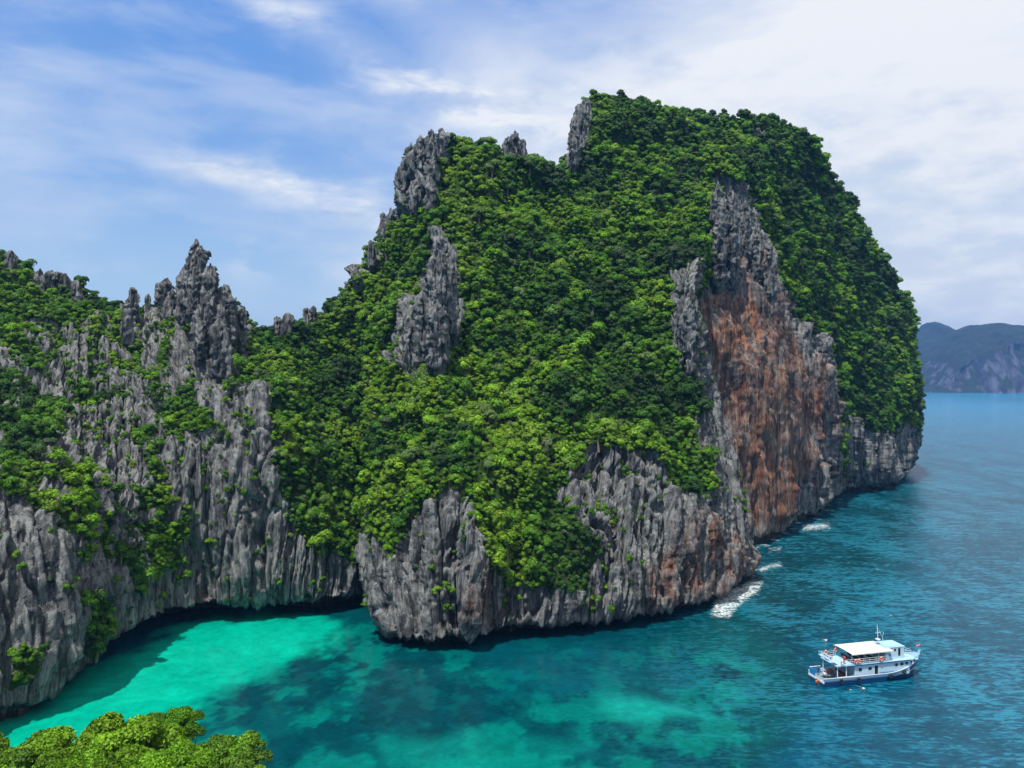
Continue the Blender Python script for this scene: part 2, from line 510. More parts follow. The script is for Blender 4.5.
    VN = N
    return dict(rust=rust, V=V, N=VN, veg=vegf, area=area, px=px, py=py, front=front | ((rowi > nlow + nface) & (rowi < nlow + nface + nb * 0.35)), name=name)


# ---- left cliff of the lagoon
colsC = [
    [L(-125, 800, 3), (-125, 700, 106), (-125, 600, 114), (-125, 480, 140), (-125, 350, 170), (-125, 222, 200)],
    [L(-55, 742, 3), (-55, 640, 121), (-55, 560, 128), (-55, 450, 155), (-55, 340, 185), (-55, 238, 212)],
    [L(0, 712, 3), (0, 620, 130), (0, 530, 134), (0, 440, 160), (0, 340, 195), (0, 256, 225)],
    [L(42, 698, 3), (42, 620, 136), (42, 525, 140), (42, 440, 168), (42, 350, 200), (42, 282, 230)],
    [L(76, 668, 3.5), (78, 600, 147), (76, 520, 153), (75, 440, 175), (75, 360, 203), (75, 288, 232)],
    [L(105, 645, 4), (105, 590, 159), (105, 520, 165), (105, 440, 182), (105, 360, 208), (105, 298, 236)],
    [L(135, 626, 5), (135, 570, 169), (135, 500, 174), (135, 430, 188), (135, 350, 214), (135, 303, 240)],
    [L(165, 612, 5), (165, 560, 178), (165, 490, 181), (165, 420, 192), (165, 350, 218), (165, 302, 240)],
    [L(200, 603, 5), (200, 550, 185), (200, 480, 187), (200, 400, 196), (200, 340, 222), (200, 296, 238)],
    [L(235, 602, 5), (235, 550, 186.5), (235, 480, 188.5), (235, 400, 197), (235, 350, 222), (235, 312, 240)],
    [L(270, 602, 4), (270, 550, 189), (270, 480, 191), (270, 410, 200), (270, 360, 226), (270, 328, 246)],
    [L(305, 601, 4), (305, 550, 192), (305, 480, 200), (305, 410, 222), (305, 360, 243), (305, 324, 262)],
    [L(338, 598, 4), (338, 550, 196), (338, 480, 209), (338, 410, 236), (338, 360, 260), (338, 312, 285)],
    [L(368, 592, 3), (368, 545, 206), (368, 480, 226), (368, 410, 252), (368, 350, 276), (368, 300, 300)],
    [L(400, 585, 3), (400, 540, 216), (400, 480, 236), (400, 410, 262), (400, 350, 290), (400, 300, 310)],
    [L(470, 580, 3), (470, 540, 226), (470, 480, 246), (470, 410, 275), (470, 350, 300), (470, 310, 320)],
]
rockC = [
    ([(-130, 290), (30, 290), (110, 330), (160, 430), (190, 540), (90, 600), (60, 520), (-130, 520)], 0.56, 12),
    ([(-130, 470), (0, 500), (45, 512), (82, 560), (95, 610), (90, 720), (-140, 850)], 0.27, 10),
    ([(82, 570), (130, 560), (150, 500), (165, 440), (210, 395), (262, 385), (272, 470), (292, 535), (325, 565), (375, 600), (375, 660), (80, 700)], 0.25, 10),
    ([(118, 300), (160, 285), (190, 280), (250, 300), (262, 340), (235, 385), (215, 425), (170, 400), (140, 360)], 0.42, 10),
    ([(40, 320), (100, 330), (150, 360), (165, 400), (150, 470), (60, 480), (40, 400)], 0.44, 12),
    ([(50, 425), (110, 440), (125, 500), (95, 500), (60, 470)], 0.25, 8),
    ([(95, 480), (150, 465), (192, 520), (172, 562), (135, 592), (110, 565)], 0.62, 8), ([(76, 595), (92, 600), (100, 645), (88, 660), (74, 625)], 0.75, 5), ([(8, 640), (30, 645), (28, 690), (4, 690)], 0.6, 5),
    ([(270, 560), (340, 545), (370, 600), (360, 620), (270, 620)], 0.35, 8),
    ([(30, 268), (75, 280), (75, 292), (30, 284)], 0.25, 6),
]
rustC = [([(192, 588), (208, 588), (208, 606), (192, 606)], 0.8, 7), ([(255, 590), (300, 590), (300, 610), (255, 612)], 0.35, 6)]
notchC = np.array([3, 3, 4, 4, 5, 6, 10, 12, 14, 13, 12, 10, 9, 7, 5, 5.0])
shC = build_sheet('lagoon_cliff', colsC, 520, 330, notchC, 0.85, rockC, rustC, 0.55, 5.0, label='grey fluted limestone cliff with hanging greenery around the lagoon', seed=100, blockscale=0.8, crestdrop=2.0)

# ---- main headland
colsB = [
    [L(398, 585, 3), (392, 540, 228), (385, 480, 240), (372, 420, 255), (358, 370, 270), (345, 330, 290), (335, 315, 298), (330, 308, 305)],
    [L(373, 614, 3), (372, 560, 192), (372, 500, 197), (380, 430, 208), (380, 380, 224), (366, 340, 250), (350, 315, 268), (338, 302, 283)],
    [L(384, 628, 3), (382, 570, 178), (386, 510, 183), (392, 450, 193), (393, 400, 207), (382, 350, 234), (368, 300, 258), (356, 272, 276)],
    [L(405, 638, 2.5), (405, 580, 171), (407, 520, 175), (412, 460, 183), (410, 410, 197), (400, 345, 225), (388, 282, 249), (376, 240, 272)],
    [L(435, 641, 2.5), (435, 590, 167), (435, 530, 171), (437, 470, 179), (434, 415, 192), (425, 345, 217), (412, 268, 243), (398, 206, 267)],
    [L(465, 641, 2.5), (465, 590, 167), (465, 540, 172), (468, 480, 181), (468, 415, 194), (455, 335, 218), (440, 230, 243), (418, 150, 266)],
    [L(500, 634, 2.5), (500, 590, 171), (500, 540, 176), (502, 480, 184), (503, 412, 197), (494, 330, 220), (482, 225, 245), (452, 138, 267)],
    [L(545, 626, 3), (545, 583, 176), (546, 535, 180), (548, 470, 188), (550, 405, 202), (545, 318, 227), (530, 225, 252), (508, 148, 270)],
    [L(585, 620, 3), (585, 577, 180), (586, 530, 184), (588, 465, 192), (590, 395, 207), (588, 310, 233), (578, 235, 256), (562, 163, 277)],
    [L(600, 618, 3), (600, 575, 182), (601, 528, 186), (603, 460, 194), (606, 390, 209), (604, 305, 238), (590, 220, 265), (573, 150, 284)],
    [L(612, 617, 3), (612, 573, 183), (613, 526, 187), (615, 458, 195), (618, 385, 211), (617, 300, 242), (603, 200, 275), (582, 106, 298)],
    [L(650, 612, 3), (650, 570, 186), (650, 520, 190), (652, 452, 198), (653, 380, 215), (652, 298, 246), (645, 190, 287), (618, 95, 318)],
    [L(690, 604, 3), (690, 565, 193), (690, 512, 197), (688, 448, 204), (685, 378, 217), (678, 295, 240), (680, 190, 290), (658, 104, 328)],
    [L(722, 592, 3), (722, 552, 203), (714, 505, 206), (702, 445, 210), (692, 380, 216), (684, 295, 234), (704, 195, 288), (694, 115, 335)],
    [L(744, 577, 3), (740, 540, 222), (731, 482, 224), (718, 420, 227), (704, 350, 232), (696, 290, 243), (713, 205, 294), (716, 125, 342)],
    [L(745, 545, 3), (735, 520, 252), (718, 470, 255), (704, 415, 258), (692, 350, 262), (684, 285, 275), (700, 210, 320), (712, 135, 362)],
]
rockB = [
    ([(345, 520), (385, 530), (400, 560), (425, 505), (455, 484), (462, 535), (485, 572), (530, 590), (585, 588), (588, 560), (560, 500), (578, 462), (600, 440), (630, 448), (662, 478), (695, 500), (712, 488), (700, 450), (700, 400), (678, 350), (672, 290), (690, 262), (712, 262), (735, 350), (760, 440), (775, 620), (600, 680), (360, 680)], 0.10, 7),
    ([(425, 235), (445, 225), (458, 262), (464, 300), (466, 325), (462, 340), (452, 350), (440, 372), (395, 372), (388, 330), (415, 290)], 0.12, 8),
    ([(384, 216), (398, 150), (425, 128), (455, 126), (448, 142), (425, 150), (425, 180), (440, 205), (412, 222)], 0.08, 7),
    ([(318, 318), (345, 268), (378, 235), (395, 235), (372, 262), (355, 300)], 0.48, 8),
    ([(562, 98), (584, 98), (586, 130), (582, 158), (566, 170)], 0.05, 4),
    
]
rustB = [([(662, 520), (720, 500), (760, 560), (740, 600), (640, 625), (640, 570)], 0.82, 24), ([(455, 560), (500, 570), (505, 625), (455, 625)], 0.75, 18),
         ([(590, 580), (640, 570), (650, 620), (580, 625)], 0.30, 10), ([(560, 480), (600, 470), (600, 500), (565, 505)], 0.35, 8)]
notchB = np.array([5, 5, 6, 6, 7, 8, 8, 8, 8, 8, 8, 8, 7, 5, 3, 2.0])
shB = build_sheet('headland', colsB, 560, 620, notchB, 1.0, rockB, rustB, 0.30, 3.0, label='jungle clad limestone headland rising from the sea', seed=200, crestdrop=2.5)

# ---- red cliff and the far shoulder behind
colsA = [
    [(640, 545, 300), (640, 500, 305), (640, 420, 312), (640, 330, 325), (640, 240, 340), (640, 180, 350), (640, 118, 362)],
    [L(700, 550, 3), (696, 480, 258), (692, 400, 260), (690, 320, 266), (694, 240, 288), (698, 180, 318), (695, 112, 358)],
    [L(735, 542, 3), (735, 480, 268), (735, 400, 273), (733, 320, 282), (730, 245, 296), (728, 182, 310), (728, 116, 356)],
    [L(762, 536, 3), (762, 480, 274), (760, 400, 279), (756, 320, 290), (753, 252, 304), (750, 196, 322), (752, 115, 362)],
    [L(790, 522, 3), (790, 480, 301), (790, 410, 305), (788, 340, 313), (784, 278, 326), (776, 200, 350), (772, 118, 368)],
    [L(818, 507, 3), (818, 475, 332), (820, 425, 334), (822, 362, 338), (816, 290, 356), (805, 210, 378), (798, 133, 388)],
    [L(838, 494, 3), (838, 465, 368), (840, 425, 368), (840, 370, 374), (836, 300, 388), (828, 225, 402), (822, 165, 410)],
    [L(855, 487, 3), (857, 460, 390), (858, 425, 390), (860, 375, 397), (858, 315, 410), (854, 248, 422), (846, 196, 430)],
    [L(880, 484, 3), (880, 460, 404), (880, 425, 404), (882, 385, 410), (882, 330, 422), (880, 282, 434), (872, 238, 444)],
    [L(896, 481, 3), (898, 457, 417), (900, 428, 417), (904, 392, 420), (904, 355, 432), (899, 318, 444), (890, 280, 456)],
    [L(904, 476, 3), (907, 452, 440), (912, 428, 440), (914, 396, 444), (911, 362, 452), (908, 335, 462), (902, 312, 470)],
    [L(905, 469, 3), (907, 450, 478), (911, 430, 480), (913, 400, 482), (910, 372, 488), (906, 350, 494), (900, 330, 500)],
    [L(880, 462, 3), (880, 445, 540), (880, 425, 540), (880, 405, 545), (880, 385, 548), (876, 368, 550), (872, 352, 552)],
]
rockA = [
    ([(700, 205), (712, 183), (738, 182), (762, 235), (788, 300), (832, 350), (838, 400), (830, 455), (846, 500), (770, 560), (700, 560), (690, 300)], 0.08, 5),
    ([(842, 418), (870, 432), (905, 425), (925, 432), (915, 500), (840, 510), (838, 460)], 0.12, 7),
    ([(700, 100), (795, 104), (812, 130), (770, 140), (700, 128)], 0.62, 6),
]
rustA = [([(685, 290), (735, 275), (795, 315), (835, 390), (825, 455), (795, 520), (740, 560), (690, 560)], 0.95, 26), ([(845, 440), (910, 440), (905, 480), (850, 490)], 0.25, 8),
         ([(715, 235), (785, 250), (810, 330), (720, 330)], 0.75, 20)]
notchA = np.array([2, 2, 2, 2, 2, 3, 3, 4, 4, 4, 4, 4, 4.0])
shA = build_sheet('outer_headland', colsA, 430, 440, notchA, 1.05, rockA, rustA, 0.32, 3.5, label='high shoulder of the headland with a rust red cliff', seed=300, blockscale=1.3, backd=60, crestdrop=3.0, wallpoly=[(690, 180), (735, 175), (765, 235), (792, 320), (825, 380), (812, 460), (785, 535), (690, 560)])


# ------------------------------------------------------------------ bare rock pinnacles on the crests
def depth_at(sh, px, py, off=0.0):
    V = sh['V']; X, Y, Z = V[..., 0], V[..., 1], V[..., 2]
    qx = X / Y * F + 512; qy = HOR - (Z - CH) / Y * F
    d = np.hypot(qx - px, qy - py) + np.where(sh['front'], 0, 999)
    i = np.argsort(d.ravel())[:12]
    return float(np.median(Y.ravel()[i])) + off


def rock_column(cx, cy, z0, z1, r, seed, head=0.0, lean=(0, 0), na=44, taper=0.55):
    nz = max(24, int((z1 - z0) / 0.45))
    t = np.linspace(0, 1, nz)[None, :]; a = np.linspace(0, 2 * np.pi, na + 1)[:, None]
    prof = (1 - t) ** 0.5 * (1 - taper) + taper
    prof = prof * (1 - ((t - 0.76) / 0.24).clip(0, 1)**2.6)
    if head:
        prof = prof * (1 - head * 0.30 * np.exp(-((t - 0.72) / 0.06)**2) + head * 0.25 * np.exp(-((t - 0.88) / 0.07)**2))
    rad = r * prof * (0.55 + 0.45 * sstep(t, 0, 0.3))
    cy = cy + 9 * (1 - sstep(t, -0.1, 0.42))**1.5
    X = cx + lean[0] * t + rad * np.cos(a); Y = cy + lean[1] * t + rad * np.sin(a); Z = z0 + (z1 - z0) * t + 0 * a
    f1, f2, cid = worley(X / 1.6 + seed, Y / 1.6, Z / 8, seed)
    g1, g2, gid = worley(X / 0.8 + seed, Y / 0.8, Z / 3.0, seed + 3)
    d = (cid - 0.5) * 1.3 - 0.6 * sstep(f2 - f1, 0.2, 0) + (gid - 0.5) * 0.5 + 0.5 * ridged(X / 1.2, Y / 1.2, Z / 8, 2, seed)
    jn = np.abs(((Z + 0.8 * vnoise(X / 3, Y / 3, Z / 3, seed + 8)) / 2.1) % 1 - 0.5) * 2
    bed = np.floor((Z + 0.8 * vnoise(X / 3, Y / 3, Z / 3, seed + 8)) / 2.1)
    d = d - 0.55 * sstep(jn, 0.25, 0.0) + 1.1 * (_h(bed.astype(np.int64), 0 * bed.astype(np.int64), np.floor(a * 1.6 + 0 * Z).astype(np.int64), seed) - 0.5) + 0.3 * fbm(X / 0.7, Y / 0.7, Z / 0.9, 3, seed + 5)
    d = d * np.minimum(1, r / 2.2)
    d[-1] = d[0]
    w = np.clip(prof * 2.2, 0, 1)
    X = X + d * np.cos(a) * w; Y = Y + d * np.sin(a) * w; Z = Z + 1.3 * fbm(X / 1.3, Y / 1.3, Z / 4, 2, seed + 6) * (t > 0.3)
    Z[-1] = Z[0]; X[-1] = X[0]; Y[-1] = Y[0]
    return np.stack([X, Y, Z], -1)


PINN_BOXES = []


def pinnacle(name, label, sh, items, seed):
    """items: (px, py of top, half width px, py of foot, depth offset, head)"""
    Vs, Qs, n = [], [], 0
    for k, (px, pt, hw, pb, off, head) in enumerate(items):
        D = depth_at(sh, px, max(pb - 10, pt + 20)) + off
        x, y, z0 = P(px, pb, D); z1 = P(px, pt, D)[2]
        G = rock_column(x, y, z0 - 4, z1, hw / F * D, seed + k * 7, head)
        nu, nv = G.shape[:2]
        idx = np.arange(nu * nv).reshape(nu, nv) + n
        Qs.append(np.stack([idx[:-1, :-1], idx[1:, :-1], idx[1:, 1:], idx[:-1, 1:]], -1).reshape(-1, 4))
        Vs.append(G.reshape(-1, 3)); n += nu * nv
        PINN_BOXES.append((px, pt, hw, pb, D))
    me = bpy.data.meshes.new(name)
    fill_mesh(me, np.concatenate(Vs), np.concatenate(Qs))
    me.materials.append(ROCK)
    o = bpy.data.objects.new(name, me); COL.objects.link(o)
    tag(o, label, None, None, 'structure')
    return o


pinnacle('rock_pinnacle', 'tall knobbly grey rock spire on the crest of the lagoon cliff', shC,
         [(196, 240, 9, 330, -3, 0.45), (202, 247, 8, 330, -3, 0.3), (190, 252, 6, 330, -4, 0), (210, 262, 11, 340, -5, 0.4), (225, 284, 10, 345, -6, 0.3), (239, 304, 8, 350, -5, 0), (184, 268, 8, 330, -4, 0.4), (203, 300, 10, 370, -3, 0), (220, 318, 11, 385, -3, 0)], 400)
pinnacle('rock_pinnacle', 'low double topped grey rock beside the tall spire', shC,
         [(165, 277, 8, 320, -2, 0.4), (172, 290, 6, 325, -2, 0), (148, 292, 4, 315, -2, 0), (133, 287, 7, 340, -2, 0.3), (128, 300, 6, 345, -3, 0)], 430)
pinnacle('rock_pinnacle', 'small jagged grey rocks on the leftmost tree crest', shC,
         [(40, 270, 6, 295, -2, 0), (52, 268, 8, 300, -2, 0), (64, 274, 7, 300, -2, 0), (76, 281, 5, 300, -2, 0), (12, 251, 6, 275, -2, 0)], 450)
pinnacle('rock_pinnacle', 'rounded grey boulder on the saddle between the two cliffs', shC,
         [(278, 316, 6, 336, -2, 0), (287, 313, 6, 336, -2, 0), (307, 306, 5, 330, -4, 0), (313, 305, 4, 330, -4, 0)], 460)
pinnacle('rock_pinnacle', 'dark grey fluted pinnacle standing out of the jungle slope', shB,
         [(441, 227, 8, 370, -5, 0), (433, 250, 9, 375, -4, 0), (451, 256, 6, 345, -3, 0), (422, 290, 9, 375, -3, 0), (437, 300, 10, 378, -4, 0), (408, 312, 6, 370, -1, 0)], 470)
pinnacle('rock_pinnacle', 'dark jagged rock edge on the upper left crest of the headland', shB,
         [(402, 160, 7, 218, -2, 0), (411, 142, 7, 215, -2, 0), (421, 136, 7, 200, -2, 0), (431, 129, 7, 185, -2, 0), (442, 127, 7, 165, -2, 0), (417, 180, 8, 215, -5, 0), (431, 178, 6, 212, -5, 0), (383, 212, 5, 240, -2, 0), (391, 208, 5, 238, -2, 0), (371, 240, 4, 265, -2, 0)], 490)
pinnacle('rock_pinnacle', 'small dark rock knob on the headland skyline', shB,
         [(508, 136, 6, 158, -2, 0), (515, 131, 7, 158, -2, 0), (522, 138, 5, 158, -2, 0)], 510)
pinnacle('rock_pinnacle', 'upright grey rock edge at the left end of the summit', shB,
         [(575, 112, 5, 172, -2, 0), (580, 102, 5, 165, -3, 0), (572, 128, 4, 172, -4, 0), (586, 98, 5, 150, 0, 0)], 520)
pinnacle('rock_buttress', 'grey rock rib with a ragged top on the right edge of the jungle slope', shB,
         [(684, 272, 8, 380, -2, 0), (692, 286, 7, 390, -1, 0), (678, 304, 6, 370, -1, 0)], 530)
pinnacle('rock_buttress', 'dark pointed rock rib at the top of the red cliff', shA,
         [(718, 182, 9, 300, -3, 0), (731, 186, 9, 300, -3, 0), (745, 200, 7, 270, -1, 0), (757, 222, 6, 290, -1, 0), (770, 240, 6, 310, 0, 0)], 545)

# ------------------------------------------------------------------ islands across the sea
def island_material():
    m, t = new_mat("far_island_rock")
    geo = t.n('ShaderNodeNewGeometry'); p = geo.outputs['Position']
    s = t.n('ShaderNodeSeparateXYZ', i_0=geo.outputs['Normal']); sp = t.n('ShaderNodeSeparateXYZ', i_0=p)
    n = t.noise(t.mapping(p, scale=(1, 1, 0.25)), 0.03, 7, 0.62)
    n2 = t.noise(p, 0.012, 6, 0.6)
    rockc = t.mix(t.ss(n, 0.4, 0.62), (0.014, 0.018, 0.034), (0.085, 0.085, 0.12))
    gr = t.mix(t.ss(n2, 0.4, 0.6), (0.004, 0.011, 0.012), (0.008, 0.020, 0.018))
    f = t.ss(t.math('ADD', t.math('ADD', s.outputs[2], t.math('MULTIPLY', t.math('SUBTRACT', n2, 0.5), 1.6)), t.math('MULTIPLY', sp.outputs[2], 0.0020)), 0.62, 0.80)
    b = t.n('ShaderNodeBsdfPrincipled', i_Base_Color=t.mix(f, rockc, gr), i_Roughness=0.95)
    t.n('ShaderNodeOutputMaterial', i_Surface=b)
    return m


FARROCK = island_material()


def island(name, label, sky_pts, D, thick, seed, nu=260, nv=110):
    sk = np.array(sky_pts, float)
    pxs = np.linspace(sk[0, 0], sk[-1, 0], nu); pys = np.interp(pxs, sk[:, 0], sk[:, 1])
    xs = (pxs - 512) / F * D; hs = CH + (HOR - pys) / F * D
    t = np.linspace(-1, 1, nv)[None, :]
    X = xs[:, None] + 0 * t; Y = D + thick * (t + 0.55) + 0 * X
    prof = np.where(t < -0.72, sstep(t, -1.0, -0.72) * 0.68, np.where(t < 0, 0.68 + 0.32 * sstep(t, -0.72, 0.0)**0.8, 1 - sstep(t, 0.1, 1.0)))
    Z = hs[:, None] * prof - 3
    m = np.clip(prof * 4, 0, 1) * np.clip((1 - prof) * 6 + 0.12, 0, 1)
    n = fbm(X / 130, Y / 130, Z / 200, 5, seed, 0.55); rg = ridged(X / 90, Y / 200, Z / 300, 3, seed + 2)
    Y = Y + (rg * 55 + n * 40) * sstep(prof, 0.9, 0.5)
    Z = Z + n * 10 * m + 6 * fbm(X / 30, Y / 30, Z / 30, 3, seed + 6) * (prof > 0.2)
    Y = Y + 34 * ridged(X / 40, 0 * Y, Z / 260, 3, seed + 9) * sstep(prof, 0.75, 0.5)
    Z = Z + 16 * ridged(X / 75, Y / 60, 0 * Z, 4, seed + 19) * m
    return tag(mesh_grid(name, np.stack([X, Y, Z], -1), nu, nv, FARROCK), label, None, None, 'structure')


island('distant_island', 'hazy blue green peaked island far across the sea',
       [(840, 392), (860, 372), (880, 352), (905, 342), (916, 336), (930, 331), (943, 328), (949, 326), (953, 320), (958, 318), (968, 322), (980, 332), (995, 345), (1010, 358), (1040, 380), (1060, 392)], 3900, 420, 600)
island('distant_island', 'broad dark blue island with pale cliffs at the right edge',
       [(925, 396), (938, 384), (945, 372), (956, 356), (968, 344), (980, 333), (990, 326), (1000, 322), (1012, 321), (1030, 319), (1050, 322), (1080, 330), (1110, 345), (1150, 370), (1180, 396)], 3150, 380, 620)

# ------------------------------------------------------------------ sea
def geo_spacing(a, b, step, far, ratio=1.06):
    core = list(np.arange(a, b, step)); s = step; x = core[-1]
    while x < far:
        s *= ratio; x += s; core.append(x)
    s = step; x = core[0]; low = []
    while x > -far:
        s *= ratio; x -= s; low.append(x)
    return np.array(low[::-1] + core)


gx = geo_spacing(-115, 190, 0.6, 11500, 1.07)
gy = geo_spacing(90, 330, 0.6, 11500, 1.07)
GX, GY = np.meshgrid(gx, gy, indexing='ij')
Yc = np.maximum(GY, 30)
qx = GX / Yc * F + 512; qy = HOR + CH / Yc * F
wqx = qx + 14 * fbm(GX / 14, GY / 14, 0 * GX, 3, 701); wqy = qy + 9 * fbm(GX / 14, GY / 14, 0 * GX + 5, 3, 702)


def lin(r, g, b):
    return np.array([((v / 255 + 0.055) / 1.055) ** 2.4 if v > 10 else v / 255 / 12.92 for v in (r, g, b)])


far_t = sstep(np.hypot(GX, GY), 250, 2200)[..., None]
colr = lin(0, 64, 84) * (1 - far_t) + lin(44, 134, 176) * far_t  # lighter far tint imitates the sky reflected in the sea
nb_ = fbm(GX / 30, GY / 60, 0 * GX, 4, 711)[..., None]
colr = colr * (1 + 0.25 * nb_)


def paint(poly, c, soft, strength=1.0):
    global colr
    k = (sstep(poly_sd(wqx, wqy, poly), -soft, soft) * strength)[..., None]
    colr = colr * (1 - k) + np.asarray(c) * k


# deep teal round the headland, its shade and reflection painted in, then the shelf, the reef flat and the sand
paint([(930, 470), (905, 560), (850, 600), (800, 640), (760, 800), (-100, 800), (300, 560), (560, 600), (740, 540), (860, 470)], lin(0, 50, 60), 34)
paint([(600, 660), (760, 610), (800, 700), (720, 800), (-100, 800), (200, 620), (360, 610), (420, 650)], lin(0, 66, 70), 26)
reef = fbm(GX / 6, GY / 9, 0 * GX, 6, 721, 0.68); reef2 = ridged(GX / 10, GY / 10, 0 * GX, 4, 722)
inlag = sstep(poly_sd(wqx, wqy, [(640, 640), (760, 660), (740, 830), (-120, 830), (100, 660), (230, 612), (370, 618), (460, 655)]), -14, 22)
k = (inlag * sstep(reef + 0.25 * reef2, 0.08, 0.30))[..., None]
colr = colr * (1 - 0.5 * k) + lin(0, 114, 100) * 0.5 * k
k = (inlag * sstep(-reef + 0.2 * reef2, 0.08, 0.28))[..., None]
colr = colr * (1 - 0.75 * k) + lin(0, 48, 58) * 0.75 * k
sd = poly_sd(wqx, wqy, [(-10, 712), (60, 700), (110, 660), (190, 622), (260, 612), (345, 622), (330, 650), (270, 660), (215, 690), (190, 720), (100, 725), (60, 780), (-40, 800)])
k = (sstep(sd + 16 * reef, -12, 12))[..., None]
colr = colr * (1 - k) + lin(0, 146, 122) * k
kk = (sstep(sd, -5, 30) * sstep(fbm(GX / 11, GY / 11, 0 * GX, 3, 731), -0.1, 0.5) * 0.4)[..., None]
colr = colr * (1 - kk) + lin(10, 164, 138) * kk
paint([(595, 696), (640, 690), (690, 704), (720, 716), (640, 722), (600, 712)], lin(8, 132, 120), 9, 0.7)
paint([(380, 745), (470, 735), (520, 760), (480, 775), (390, 770)], lin(4, 124, 110), 9, 0.45)
paint([(520, 735), (600, 745), (560, 770), (510, 760)], lin(4, 124, 110), 9, 0.35)
paint([(470, 640), (560, 650), (640, 645), (700, 660), (720, 690), (620, 690), (560, 700), (500, 690)], lin(0, 66, 78), 14, 0.6)  # dark water below the headland: its shade and reflection put into the tint
colr = np.clip(colr, 0, 1)
# surf at the foot of the cliffs
foam = np.zeros_like(GX)
for poly, s_ in (([(712, 598), (730, 588), (752, 578), (766, 580), (762, 592), (742, 606), (730, 620), (708, 618)], 1.0), ([(756, 566), (782, 560), (784, 567), (760, 574)], 1.0), ([(768, 546), (784, 544), (784, 552), (768, 554)], 0.9),
                ([(800, 523), (830, 521), (832, 530), (802, 533)], 1.0), ([(750, 541), (762, 543), (762, 550), (752, 551)], 0.8), ([(716, 606), (740, 612), (735, 620), (712, 616)], 0.6)):
    foam = np.maximum(foam, s_ * sstep(poly_sd(qx, qy, poly), -6, 6))
dmin = np.full(GX.shape, 1e9)
near = (GY > 110) & (GY < 520) & (np.abs(GX) < 230)
pts = np.concatenate([s['V'][::3, 10, :2] for s in (shB, shA)]); pn = GX[near]; pm = GY[near]
dd = np.full(pn.shape, 1e9)
for a, b in pts[::4]:
    dd = np.minimum(dd, (pn - a)**2 + (pm - b)**2)
dmin[near] = np.sqrt(dd)
foam = np.maximum(foam, 0.85 * sstep(dmin, 5.0, 0.5) * sstep(GX + 0 * GY, 35, 60))


